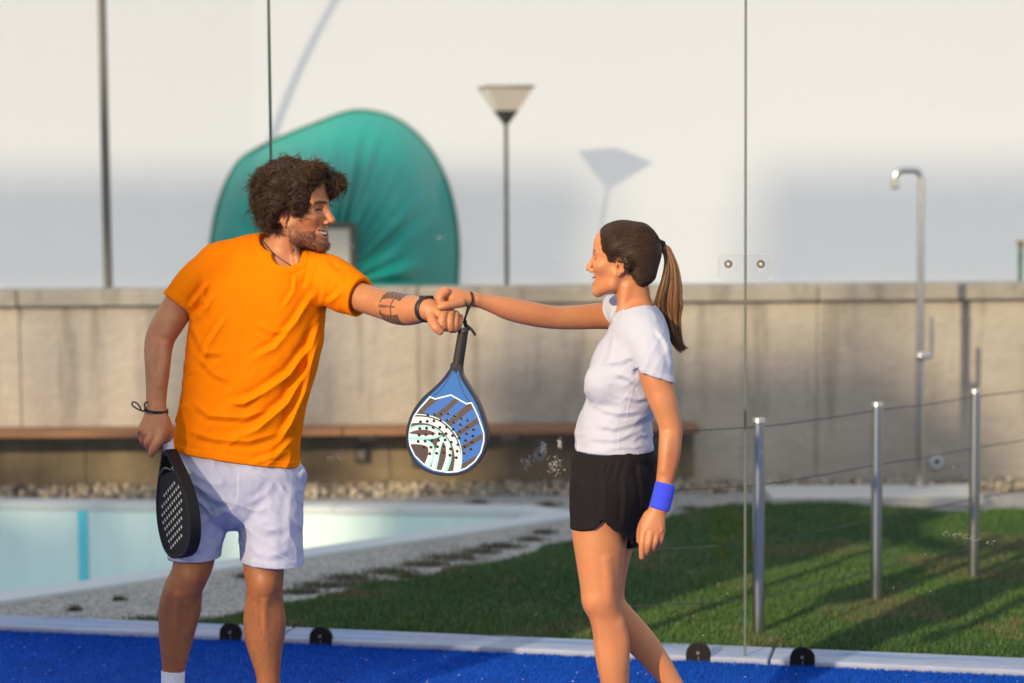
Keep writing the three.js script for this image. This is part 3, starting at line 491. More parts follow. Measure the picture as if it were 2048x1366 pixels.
// surface nets over a box; keeps only what fn() < 0 encloses
function skinNet(at, lo, hi, h, color) {
  const nx = Math.ceil((hi.x - lo.x) / h) + 1, ny = Math.ceil((hi.y - lo.y) / h) + 1, nz = Math.ceil((hi.z - lo.z) / h) + 1, sx = 1, sy = nx, sz = nx * ny, F = new Float32Array(nx * ny * nz), B = 4;
  for (let k = 0; k < nz; k += B) for (let j = 0; j < ny; j += B) for (let i = 0; i < nx; i += B) {
    const d = at(lo.x + (i + 1.5) * h, lo.y + (j + 1.5) * h, lo.z + (k + 1.5) * h), far = Math.abs(d) > h * B * 1.25;
    for (let c = k; c < Math.min(k + B, nz); c++) for (let b = j; b < Math.min(j + B, ny); b++) for (let a = i; a < Math.min(i + B, nx); a++) F[a + b * sy + c * sz] = far ? d : at(lo.x + a * h, lo.y + b * h, lo.z + c * h);
  }
  const id = new Int32Array(nx * ny * nz).fill(-1), pos = [], idx = [];
  const E = [[0, 1], [2, 3], [4, 5], [6, 7], [0, 2], [1, 3], [4, 6], [5, 7], [0, 4], [1, 5], [2, 6], [3, 7]];
  for (let k = 0; k < nz - 1; k++) for (let j = 0; j < ny - 1; j++) for (let i = 0; i < nx - 1; i++) {
    const o = i + j * sy + k * sz, v = [F[o], F[o + 1], F[o + sy], F[o + sy + 1], F[o + sz], F[o + sz + 1], F[o + sz + sy], F[o + sz + sy + 1]]; let m = 0; for (let q = 0; q < 8; q++) if (v[q] < 0) m++;
    if (m === 0 || m === 8) continue;
    let x = 0, y = 0, z = 0, c = 0; for (const [a, b] of E) { if ((v[a] < 0) === (v[b] < 0)) continue; const t = v[a] / (v[a] - v[b]); x += (a & 1) + ((b & 1) - (a & 1)) * t; y += ((a >> 1) & 1) + (((b >> 1) & 1) - ((a >> 1) & 1)) * t; z += (a >> 2) + ((b >> 2) - (a >> 2)) * t; c++; }
    id[o] = pos.length / 3; pos.push(lo.x + (i + x / c) * h, lo.y + (j + y / c) * h, lo.z + (k + z / c) * h);
  }
  const quad = (a, b, c, d, flip) => { if (a < 0 || b < 0 || c < 0 || d < 0) return; if (flip) idx.push(a, c, b, a, d, c); else idx.push(a, b, c, a, c, d); };
  for (let k = 1; k < nz - 1; k++) for (let j = 1; j < ny - 1; j++) for (let i = 1; i < nx - 1; i++) {
    const o = i + j * sy + k * sz, s = F[o] < 0;
    if (s !== F[o + 1] < 0) quad(id[o - sy - sz], id[o - sz], id[o], id[o - sy], !s);
    if (s !== F[o + sy] < 0) quad(id[o - 1 - sz], id[o - 1], id[o], id[o - sz], !s);
    if (s !== F[o + sz] < 0) quad(id[o - 1 - sy], id[o - sy], id[o], id[o - 1], !s);
  }
  const n = pos.length / 3, nor = new Float32Array(n * 3), col = color ? new Float32Array(n * 3) : null, uv = new Float32Array(n * 2), e = h * 0.6;
  for (let i = 0; i < n; i++) {
    let x = pos[3 * i], y = pos[3 * i + 1], z = pos[3 * i + 2];
    for (let it = 0; it < 2; it++) {
      const a = at(x + e, y - e, z - e), b = at(x - e, y - e, z + e), c = at(x - e, y + e, z - e), d = at(x + e, y + e, z + e); let gx = a - b - c + d, gy = -a - b + c + d, gz = -a + b - c + d; const l = Math.sqrt(gx * gx + gy * gy + gz * gz) || 1; gx /= l; gy /= l; gz /= l;
      nor[3 * i] = gx; nor[3 * i + 1] = gy; nor[3 * i + 2] = gz;
      if (it === 0) { const v = clamp((a + b + c + d) / 4 / Math.max(0.4, l / (4 * e)), -h * 0.5, h * 0.5); x -= gx * v; y -= gy * v; z -= gz * v; } else break;
    }
    pos[3 * i] = x; pos[3 * i + 1] = y; pos[3 * i + 2] = z; uv[2 * i] = x + z * 0.7; uv[2 * i + 1] = y + z * 0.3;
    if (col) { const c = color(x, y, z, nor[3 * i], nor[3 * i + 1], nor[3 * i + 2]); col[3 * i] = c[0]; col[3 * i + 1] = c[1]; col[3 * i + 2] = c[2]; }
  }
  const g = new THREE.BufferGeometry(); g.setAttribute('position', new THREE.Float32BufferAttribute(pos, 3)); g.setAttribute('normal', new THREE.BufferAttribute(nor, 3)); g.setAttribute('uv', new THREE.BufferAttribute(uv, 2)); if (col) g.setAttribute('color', new THREE.BufferAttribute(col, 3)); g.setIndex(idx); return g;
}
// box round a list of photo points at a depth, for the grid
function around(pts, D, dn, df, pad = 0.03) { const b = new THREE.Box3(); for (const [x, y] of pts) { b.expandByPoint(P(x, y, D - dn)); b.expandByPoint(P(x, y, D + df)); } b.expandByScalar(pad); return b; }
// cloth folds: ridges along lines given in photo pixels at depth D -> f(x, y) in metres
function foldSet(list, D) {
  const L = list.map(([amp, wid, ...pts]) => { const q = []; for (let i = 0; i < pts.length; i += 2) q.push(P(pts[i], pts[i + 1], D)); const s = []; let tot = 0; for (let i = 0; i + 1 < q.length; i++) { const dx = q[i + 1].x - q[i].x, dy = q[i + 1].y - q[i].y, l = Math.hypot(dx, dy); s.push([q[i].x, q[i].y, dx / l, dy / l, l, tot]); tot += l; } return { amp, wid, s, tot }; });
  return (x, y) => {
    let o = 0;
    for (const f of L) {
      let bd = 1e3, bs = 0, sg = 1;
      for (const [ax, ay, tx, ty, l, s0] of f.s) { const px = x - ax, py = y - ay, t = clamp(px * tx + py * ty, 0, l), ex = px - tx * t, ey = py - ty * t, d = ex * ex + ey * ey; if (d < bd) { bd = d; bs = (s0 + t) / f.tot; sg = px * ty - py * tx > 0 ? 1 : -1; } }
      const q = Math.sqrt(bd) / f.wid * sg; if (q > 4 || q < -3) continue;
      o += f.amp * sstep(0, 0.25, bs) * sstep(1, 0.7, bs) * (Math.exp(-Math.pow(Math.abs(q) + 0.08, 1.35)) - 0.62 * Math.exp(-(q - 1.6) * (q - 1.6) * 1.3));
    }
    return o;
  };
}
// hair strand: thin tapered tube through points, with its colour
function strands() {
  const pos = [], nor = [], col = [], idx = [];
  return {
    add(pts, r0, r1, c, sides = 3) {
      const n = pts.length, base = pos.length / 3, t = V(0, 0, 0), a = V(0, 0, 0), b = V(0, 0, 0);
      for (let i = 0; i < n; i++) {
        t.copy(pts[Math.min(n - 1, i + 1)]).sub(pts[Math.max(0, i - 1)]).normalize(); a.set(0.3, 0.5, 0.81).cross(t).normalize(); b.copy(t).cross(a); const r = lerp(r0, r1, i / (n - 1));
        for (let k = 0; k < sides; k++) { const an = k / sides * 6.2832, ca = Math.cos(an), sa = Math.sin(an), ux = a.x * ca + b.x * sa, uy = a.y * ca + b.y * sa, uz = a.z * ca + b.z * sa; pos.push(pts[i].x + ux * r, pts[i].y + uy * r, pts[i].z + uz * r); nor.push(ux, uy, uz); col.push(c[0], c[1], c[2]); }
      }
      for (let i = 0; i + 1 < n; i++) for (let k = 0; k < sides; k++) { const p = base + i * sides + k, q = base + i * sides + (k + 1) % sides; idx.push(p, q, p + sides, q, q + sides, p + sides); }
    },
    geo() { const g = new THREE.BufferGeometry(); g.setAttribute('position', new THREE.Float32BufferAttribute(pos, 3)); g.setAttribute('normal', new THREE.Float32BufferAttribute(nor, 3)); g.setAttribute('color', new THREE.Float32BufferAttribute(col, 3)); g.setIndex(idx); return g; },
  };
}
// ---------------------------------------------------------------- a head: x to its left, y up, z forward, metres, origin between the ears
function headField({ smile = 0, female = 0 }) {
  const F = new Field(), f = female, S = (x) => [-x, x];
  F.add(ell(V(0, 0.05, -0.012), 0.075, 0.086, 0.098), 0.02);
  F.add(ell(V(0, 0.005, 0.03), 0.062 - 0.003 * f, 0.082, 0.062), 0.03);
  F.add(ell(V(0, 0.075, 0.03), 0.06, 0.05, 0.062), 0.03);                                  // forehead
  F.add(ell(V(0, -0.05, 0.046), 0.044 - 0.003 * f, 0.048, 0.042), 0.025);
  for (const s of [-1, 1]) {
    F.add(cap(V(s * 0.054, -0.03, 0.004), V(s * (0.05 - 0.003 * f), -0.062, 0.016), 0.015, 0.014), 0.03);        // jaw
    F.add(cap(V(s * (0.05 - 0.003 * f), -0.062, 0.016), V(s * 0.014, -0.09, 0.076), 0.014, 0.0145 - 0.002 * f), 0.022);
    F.add(ell(V(s * 0.041, -0.008 + 0.004 * smile, 0.062), 0.021, 0.02, 0.021 + 0.003 * smile), 0.022);   // cheekbone, raised by the smile
    F.add(cap(V(s * 0.006, 0.04, 0.085 - 0.002 * f), V(s * 0.044, 0.04, 0.069), 0.011 - 0.003 * f), 0.016);          // brow
  }
  F.add(ell(V(0, -0.088, 0.077), 0.018, 0.0165, 0.0165 - 0.001 * f), 0.02);                                  // chin
  F.add(ell(V(0, -0.056, 0.076), 0.026, 0.022, 0.016), 0.014);                                             // muzzle
  for (const s of [-1, 1]) { F.add(ell(V(s * 0.032, 0.02, 0.098), 0.017, 0.012, 0.018), 0.014, 1); F.add(ell(V(s * 0.032, 0.0205, 0.072), 0.0145, 0.0125, 0.0125), 0.005); }
  F.add(chain([{ p: V(0, 0.036, 0.085), a: 0.009, b: 0.009 }, { p: V(0, 0.02, 0.094), a: 0.0085, b: 0.009 }, { p: V(0, 0.0, 0.104), a: 0.0095, b: 0.01 }, { p: V(0, -0.015, 0.1125), a: 0.0115, b: 0.0105 - 0.001 * f }], { sub: 6 }), 0.012);
  for (const s of [-1, 1]) { F.add(ell(V(s * 0.012, -0.0205, 0.099), 0.0085, 0.0075, 0.0105), 0.007); F.add(ell(V(s * 0.007, -0.0275, 0.103), 0.0035, 0.003, 0.005), 0.003, 1); }
  if (smile > 0.5) {
    F.add(chain([{ p: V(-0.033, -0.042, 0.071), a: 0.0035, b: 0.0035 }, { p: V(-0.018, -0.046, 0.088), a: 0.0048, b: 0.0048 }, { p: V(0, -0.047, 0.0945), a: 0.0052, b: 0.0052 }, { p: V(0.018, -0.046, 0.088), a: 0.0048, b: 0.0048 }, { p: V(0.033, -0.042, 0.071), a: 0.0035, b: 0.0035 }]), 0.005);
    F.add(chain([{ p: V(-0.032, -0.044, 0.07), a: 0.0035, b: 0.0035 }, { p: V(-0.019, -0.06, 0.084), a: 0.0055, b: 0.0055 }, { p: V(0, -0.0675, 0.091), a: 0.0065, b: 0.006 }, { p: V(0.019, -0.06, 0.084), a: 0.0055, b: 0.0055 }, { p: V(0.032, -0.044, 0.07), a: 0.0035, b: 0.0035 }]), 0.006);
    F.add({ c: V(0, -0.054, 0.085), R: 0.045, f: (x, y, z) => { const q = clamp(1 - (x / 0.031) ** 2, 0, 1), hh = 0.0085 * Math.pow(q, 0.7), yc = -0.0555 + 0.0115 * (x / 0.031) ** 2; return Math.max(Math.abs(y - yc) - hh, Math.abs(x) - 0.03, 0.058 - z); } }, 0.002, 1);
    for (const s of [-1, 1]) F.add(chain([{ p: V(s * 0.02, -0.018, 0.1), a: 0.002, b: 0.004 }, { p: V(s * 0.034, -0.036, 0.088), a: 0.003, b: 0.006 }, { p: V(s * 0.04, -0.055, 0.075), a: 0.002, b: 0.004 }]), 0.006, 1);    // smile crease
  } else {
    F.add(chain([{ p: V(-0.024, -0.05, 0.078), a: 0.0035, b: 0.0035 }, { p: V(0, -0.0495, 0.0925), a: 0.006, b: 0.005 }, { p: V(0.024, -0.05, 0.078), a: 0.0035, b: 0.0035 }]), 0.004);
    F.add(chain([{ p: V(-0.024, -0.053, 0.077), a: 0.0035, b: 0.0035 }, { p: V(0, -0.0635, 0.0895), a: 0.0065, b: 0.0055 }, { p: V(0.024, -0.053, 0.077), a: 0.0035, b: 0.0035 }]), 0.004);
    F.add(chain([{ p: V(-0.029, -0.048, 0.079), a: 0.002, b: 0.005 }, { p: V(0, -0.0565, 0.098), a: 0.0024, b: 0.006 }, { p: V(0.029, -0.048, 0.079), a: 0.002, b: 0.005 }]), 0.002, 1);
  }
  for (const s of [-1, 1]) {                                                                                // ears
    const o = (y, z, x = 0) => V(s * (0.0745 + x - 0.35 * (z + 0.0)), y, z - 0.012), E = Math.PI, pts = [];
    F.add(ell(o(0.0, -0.002, -0.002), 0.006, 0.026, 0.014, new THREE.Quaternion().setFromEuler(new THREE.Euler(0, -s * 0.35, 0))), 0.006);
    for (let k = 0; k <= 8; k++) { const a = -0.25 * E + k / 8 * 1.28 * E; pts.push({ p: o(0.004 + 0.026 * Math.sin(a), -0.004 - 0.0155 * Math.cos(a + 0.25) * 1.0, 0.004), a: 0.0036, b: 0.0036 }); }
    for (let k = 0; k + 1 < pts.length; k++) F.add(cap(o(0.004 + 0.027 * Math.sin(k / 8 * 5 - 0.9), -0.003 - 0.0155 * Math.cos(k / 8 * 5 - 0.9), 0.004), o(0.004 + 0.027 * Math.sin((k + 1) / 8 * 5 - 0.9), -0.003 - 0.0155 * Math.cos((k + 1) / 8 * 5 - 0.9), 0.004), 0.0037), 0.003);
    F.add(ell(o(-0.026, 0.004, 0.001), 0.005, 0.008, 0.0065), 0.006);
    F.add(ell(o(0.004, -0.001, 0.008), 0.008, 0.016, 0.0085), 0.004, 1);
    F.add(ell(o(-0.003, 0.005, 0.004), 0.009, 0.006, 0.005), 0.003, 1);
    F.add(ell(o(-0.004, 0.0125, 0.001), 0.005, 0.005, 0.003), 0.003);
  }
  return F;
}
function placeHead(F, pos, facing, pitch, roll, s) {                    // matrix from head space to the world
  const z = facing.clone().normalize(), x = V(0, 1, 0).cross(z).normalize(), y = z.clone().cross(x), m = new THREE.Matrix4().makeBasis(x, y, z);
  m.multiply(new THREE.Matrix4().makeRotationFromEuler(new THREE.Euler(-pitch, 0, roll))); m.setPosition(pos); m.scale(V(s, s, s)); const inv = m.clone().invert(), e = inv.elements;
  const toHead = (X, Y, Z) => [e[0] * X + e[4] * Y + e[8] * Z + e[12], e[1] * X + e[5] * Y + e[9] * Z + e[13], e[2] * X + e[6] * Y + e[10] * Z + e[14]];
  return { m, inv, toHead, prim: { c: V(0, 0.02, 0.01).applyMatrix4(m), R: 0.165 * s, f: (X, Y, Z) => { const x = e[0] * X + e[4] * Y + e[8] * Z + e[12], y = e[1] * X + e[5] * Y + e[9] * Z + e[13], z = e[2] * X + e[6] * Y + e[10] * Z + e[14]; return F.at(x, y, z) * s; } } };
}
const fabricBump = gray(256, 256, (u, v) => 0.5 + 0.25 * Math.sin(u * 256 * Math.PI) * Math.sin(v * 256 * Math.PI) + 0.5 * (tnoise(u, v, 64, 3) - 0.5)); fabricBump.repeat.set(9, 9);

// signed distance to a closed outline in the (z, y) profile plane of a head: negative inside
function profileMask(poly) {
  const n = poly.length;
  return (z, y) => { let d = 1e9, c = false; for (let i = 0, j = n - 1; i < n; j = i++) { const [az, ay] = poly[i], [bz, by] = poly[j], ez = bz - az, ey = by - ay, t = clamp(((z - az) * ez + (y - ay) * ey) / (ez * ez + ey * ey), 0, 1); d = Math.min(d, (z - az - ez * t) ** 2 + (y - ay - ey * t) ** 2); if ((ay > y) !== (by > y) && z < (bz - az) * (y - ay) / (by - ay) + az) c = !c; } return c ? -Math.sqrt(d) : Math.sqrt(d); };
}
// ---------------------------------------------------------------- padel rackets
const RK = [[904, 734], [890.6, 753], [870, 774], [845.6, 796], [825, 825], [814, 856], [812, 880], [817, 905], [831, 927.5], [852, 943], [878, 950.5], [907, 951], [934, 944], [954, 929.5], [968.5, 909], [977, 884], [978, 860], [970.6, 831], [958, 798], [942, 772], [927.5, 747], [926, 734]];
function racketParts(parent, out, inn, holes, thick, mFace, mHole, mFrame, faceUv, faceTop = 9) {
  const sh = (p) => new THREE.Shape(p.map(([x, y]) => new THREE.Vector2(x, y))), ring = sh(out); ring.holes.push(new THREE.Path(inn.map(([x, y]) => new THREE.Vector2(x, y))));
  put('frame', new THREE.ExtrudeGeometry(ring, { depth: thick - 0.008, bevelEnabled: true, bevelSize: 0.0015, bevelThickness: 0.004, bevelSegments: 3 }).translate(0, 0, -thick / 2 + 0.004), mFrame, parent);
  const face = sh(inn.filter(([x, y]) => y < faceTop)); for (const [x, y, r] of holes) { const h = new THREE.Path(); h.absellipse(x, y, r, r, 0, Math.PI * 2, true); face.holes.push(h); }
  const g = new THREE.ExtrudeGeometry(face, { depth: thick - 0.004, bevelEnabled: false, curveSegments: 8 }).translate(0, 0, -thick / 2 + 0.002);
  if (faceUv) { const p = g.attributes.position, uv = g.attributes.uv; for (let i = 0; i < uv.count; i++) { const q = faceUv(p.getX(i), p.getY(i)); uv.setXY(i, q[0], q[1]); } }
  return put('face', g, [mFace, mHole], parent);
}
function smoothOutline(pts, n) { const c = new THREE.CatmullRomCurve3(pts.map(([x, y]) => V(x, y, 0)), false, 'centripetal'); return c.getPoints(n).map((p) => [p.x, p.y]); }
function inset(pts, d) { const n = pts.length, out = []; for (let i = 0; i < n; i++) { const a = pts[(i + n - 1) % n], b = pts[(i + 1) % n], tx = b[0] - a[0], ty = b[1] - a[1], l = Math.hypot(tx, ty) || 1; out.push([pts[i][0] - ty / l * d, pts[i][1] + tx / l * d]); } return out; }
{
  // blue racket hanging from the wrist of the woman
  const D = 5.97, s = D / FPX, pivot = P(895, 846, D), t = thing('padel_racket', 'blue padel racket with white curved print hanging by a black wrist cord', 'racket', pivot);
  const L2 = ([x, y]) => [(x - 895) * s, -(y - 846) * s];
  t.rotation.set(0.03, -0.16, 0);
  const out = smoothOutline(RK.map(L2), 110), inn = inset(out, 0.0062);
  const zx = (x, y) => L2([780 + x / 4.88, 700 + y / 4.88]);                                 // print drawn on a sheet of its own
  const CW = 1024, CH = 1195, cv = document.createElement('canvas'); cv.width = CW; cv.height = CH; const c = cv.getContext('2d'), k = CW / 1171; c.scale(k, k);
  const path = (pts, fill, close = true) => { c.beginPath(); pts.forEach(([x, y], i) => i ? c.lineTo(x, y) : c.moveTo(x, y)); if (close) c.closePath(); if (fill) { c.fillStyle = fill; c.fill(); } };
  c.fillStyle = '#1d62a8'; c.fillRect(0, 0, 1171, 1366);
  // moulded throat lines
  c.strokeStyle = '#123f7a'; c.lineWidth = 13; c.lineJoin = 'round'; c.beginPath(); c.moveTo(425, 440); c.bezierCurveTo(560, 380, 590, 205, 640, 200); c.bezierCurveTo(700, 200, 690, 400, 800, 495); c.stroke();
  const panel = [[400, 450], [450, 470], [608, 428], [760, 512], [812, 502], [870, 620], [905, 720], [930, 800], [930, 880], [900, 990], [840, 1080], [750, 1150], [660, 1185], [560, 1192], [430, 1172], [330, 1120], [240, 1035], [195, 940], [180, 850], [190, 760], [225, 660], [290, 570]];
  c.save(); path(panel); c.clip(); c.fillStyle = '#4a3d33'; c.fillRect(0, 0, 1171, 1366); c.fillStyle = '#2a63ad';
  for (const q of [[[330, 600], [490, 470], [610, 430], [650, 460], [420, 650]], [[500, 660], [690, 480], [770, 515], [520, 740]], [[600, 740], [820, 560], [880, 640], [610, 830]], [[640, 860], [900, 690], [940, 790], [660, 960]], [[700, 990], [940, 840], [930, 980], [710, 1110]]]) path(q, '#2a63ad');
  path([[120, 640], [260, 628], [400, 632], [520, 690], [620, 790], [680, 900], [710, 1030], [700, 1230], [120, 1230]], '#4a3d33');
  const arc = (pts, w, col) => { c.strokeStyle = col; c.lineWidth = w; c.lineCap = 'butt'; c.beginPath(); c.moveTo(pts[0], pts[1]); for (let i = 2; i < pts.length; i += 6) c.bezierCurveTo(...pts.slice(i, i + 6)); c.stroke(); };
  arc([180, 632, 430, 600, 560, 690, 640, 800, 730, 930, 720, 1080, 680, 1220], 9, '#bff0f2');
  arc([170, 690, 420, 640, 540, 740, 610, 850, 690, 970, 680, 1090, 640, 1230], 60, '#e9e6e1');
  arc([150, 800, 280, 720, 420, 740, 500, 815], 42, '#8fe0cf'); arc([150, 812, 290, 735, 410, 755, 490, 818], 24, '#e9e6e1');
  arc([150, 830, 300, 850, 400, 870, 500, 815], 42, '#8fe0cf'); arc([150, 836, 300, 838, 400, 855, 480, 815], 24, '#e9e6e1');
  c.fillStyle = '#4a3d33'; c.beginPath(); c.moveTo(205, 815); c.bezierCurveTo(280, 785, 360, 795, 395, 812); c.bezierCurveTo(330, 828, 260, 825, 205, 815); c.fill();
  arc([170, 890, 300, 890, 400, 890, 410, 960, 420, 1040, 380, 1100, 350, 1170], 58, '#8fe0cf'); arc([170, 898, 300, 898, 385, 900, 398, 960, 405, 1040, 370, 1090, 335, 1160], 40, '#e9e6e1');
  arc([530, 850, 470, 900, 480, 1000, 425, 1190], 48, '#8fe0cf'); arc([525, 855, 462, 905, 470, 1000, 412, 1180], 32, '#e9e6e1');
  arc([530, 850, 590, 920, 620, 1020, 530, 1200], 50, '#8fe0cf'); arc([532, 860, 580, 930, 600, 1020, 512, 1200], 34, '#e9e6e1');
  c.fillStyle = '#40322c'; c.beginPath(); c.moveTo(190, 925); c.bezierCurveTo(280, 925, 350, 930, 372, 945); c.bezierCurveTo(380, 1030, 350, 1080, 330, 1110); c.lineTo(200, 1010); c.fill();
  c.restore();
  c.lineWidth = 13; c.strokeStyle = '#dfe9ee'; c.lineJoin = 'miter'; path(panel, null); c.stroke();
  const tx = new THREE.CanvasTexture(cv); tx.colorSpace = THREE.SRGBColorSpace; tx.flipY = true; tx.magFilter = THREE.LinearFilter;
  const holes = [[378, 628], [447, 624], [514, 620], [581, 614], [646, 636], [711, 658], [775, 679], [302, 697], [370, 692], [437, 687], [505, 682], [572, 679], [637, 700], [702, 722], [767, 744], [830, 768], [294, 765], [362, 760], [429, 754], [496, 748], [563, 744], [629, 766], [694, 789], [758, 811], [822, 832], [287, 830], [355, 824], [422, 818], [490, 814], [557, 810], [621, 830], [686, 853], [750, 877], [813, 896], [276, 893], [345, 888], [413, 884], [480, 879], [546, 873], [608, 896], [673, 918], [739, 940], [802, 962], [333, 953], [402, 948], [469, 941], [536, 939], [599, 962], [665, 983], [733, 1003], [391, 1013], [460, 1007], [528, 1003], [592, 1024], [656, 1047]].map(([x, y]) => [...zx(x, y), 0.0051]);
  const uvOf = (x, y) => { const px = x / s + 895, py = 846 - y / s; return [(px - 780) * 4.88 / 1171, 1 - (py - 700) * 4.88 / 1366]; };
  racketParts(t, out, inn, holes, 0.036, phys({ map: tx, roughness: 0.5, clearcoat: 0.25, clearcoatRoughness: 0.3 }), mat({ color: lin(0.4, 0.36, 0.31), roughness: 0.9 }), mat({ color: lin(0.008, 0.012, 0.022), roughness: 0.4 }), uvOf);
  // wrapped grip with spiral overlaps
  const a = L2([929, 660]), b = L2([915, 742]), ga = V(a[0], a[1], 0), gb = V(b[0], b[1], 0), grip = [], N = 9, black = mat({ color: lin(0.02, 0.019, 0.018), roughness: 0.55 });
  for (let i = 0; i < N; i++) { const p = ga.clone().lerp(gb, i / N), q = ga.clone().lerp(gb, (i + 1) / N), r0 = lerp(0.0155, 0.0172, i / N), g = bar(p, q, r0 + 0.0005, 18, r0 - 0.0003); g.rotateZ(0); grip.push(g); }
  put('grip', merge(grip), black, t);
  put('butt_cap', new THREE.CylinderGeometry(0.0165, 0.018, 0.012, 20).rotateZ(0.17).translate(ga.x + 0.001, ga.y + 0.004, 0), black, t);
  const throat = new THREE.Shape([[904, 736], [906, 726], [924, 727], [926, 736]].map((q) => new THREE.Vector2(...L2(q)))); put('throat', new THREE.ExtrudeGeometry(throat, { depth: 0.024, bevelEnabled: true, bevelSize: 0.003, bevelThickness: 0.004, bevelSegments: 2 }).translate(0, 0, -0.012), mat({ color: lin(0.01, 0.012, 0.02), roughness: 0.45 }), t);
  // wrist cord: loop, knot and loose end
  const cord = mat({ color: lin(0.012, 0.011, 0.011), roughness: 0.8 }), toL = (p) => { t.updateMatrixWorld(true); return t.worldToLocal(p); }, pc = (x, y, d = 0) => toL(P(x, y, D - d));
  put('wrist_cord', merge([tube([pc(929, 652), pc(929.5, 640), pc(934, 626, 0.02), pc(940, 612, 0.03), pc(945, 600, 0.034), pc(943.5, 588, 0.024), pc(941, 585, 0), pc(939, 591, -0.024), pc(938, 603, -0.026), pc(936, 614, -0.01), pc(932, 630, 0.004), pc(928.5, 642), pc(931, 654)], 0.0032, 90, 8)]), cord, t);
  put('cord_knot', merge([new THREE.SphereGeometry(0.0065, 14, 10).scale(1, 1.5, 1).translate(...pc(930, 645, 0.004).toArray()), new THREE.SphereGeometry(0.0055, 12, 8).translate(...pc(932, 651, 0.005).toArray())]), cord, t);
  put('cord_end', tube([pc(931, 649, 0.006), pc(939, 655, 0.012), pc(946, 663, 0.014), pc(951, 671, 0.014)], 0.0042, 20, 8), cord, t);
}
{
  // black racket in the hand of the man, seen at a slant
  const D = 6.2, pivot = P(353, 1010, D), t = thing('padel_racket', 'black padel racket with rows of pale holes held down by the man', 'racket', pivot);
  { const q = (x, y, z, a) => new THREE.Quaternion().setFromAxisAngle(V(x, y, z), a); t.quaternion.copy(q(0, 0, 1, 0.15).multiply(q(1, 0, 0, -0.2)).multiply(q(0, 1, 0, -0.98))); }
  const half = [[0.017, 0.172], [0.03, 0.155], [0.06, 0.115], [0.092, 0.07], [0.116, 0.022], [0.127, -0.03], [0.123, -0.08], [0.105, -0.122], [0.072, -0.15], [0.035, -0.162]];
  const pts = [...half.map(([x, y]) => [-x, y]), [0, -0.164], ...half.slice().reverse()], out = smoothOutline(pts, 120), inn = inset(out, 0.008), holes = [];
  for (let r = 0; r < 8; r++) { const y = 0.052 - r * 0.0235, n = [6, 9, 10, 10, 9, 8, 7, 6][r]; for (let i = 0; i < n; i++) { const x = (i - (n - 1) / 2) * 0.0182; holes.push([x, y + 0.3 * x, 0.006]); } }
  const black = phys({ color: lin(0.007, 0.007, 0.0075), roughness: 0.5, specularIntensity: 0.5 });
  racketParts(t, out, inn, holes, 0.038, phys({ color: lin(0.008, 0.0075, 0.008), roughness: 0.6, specularIntensity: 0.4 }), mat({ color: lin(0.62, 0.61, 0.58), roughness: 0.9 }), black, null, 0.108);
  // raised bridge of the throat with its opening
  put('throat_bridge', tube([V(-0.045, 0.105, 0.02), V(-0.02, 0.115, 0.0215), V(0, 0.118, 0.022), V(0.02, 0.115, 0.0215), V(0.045, 0.105, 0.02)], 0.004, 24, 8), phys({ color: lin(0.02, 0.02, 0.02), roughness: 0.25 }), t);
  put('grip', new THREE.CylinderGeometry(0.0165, 0.0175, 0.095, 20).translate(0, 0.222, 0), mat({ color: lin(0.68, 0.68, 0.7), roughness: 0.7 }), t);
  put('neck', new THREE.CylinderGeometry(0.0165, 0.019, 0.03, 20).translate(0, 0.172, 0), black, t);
}
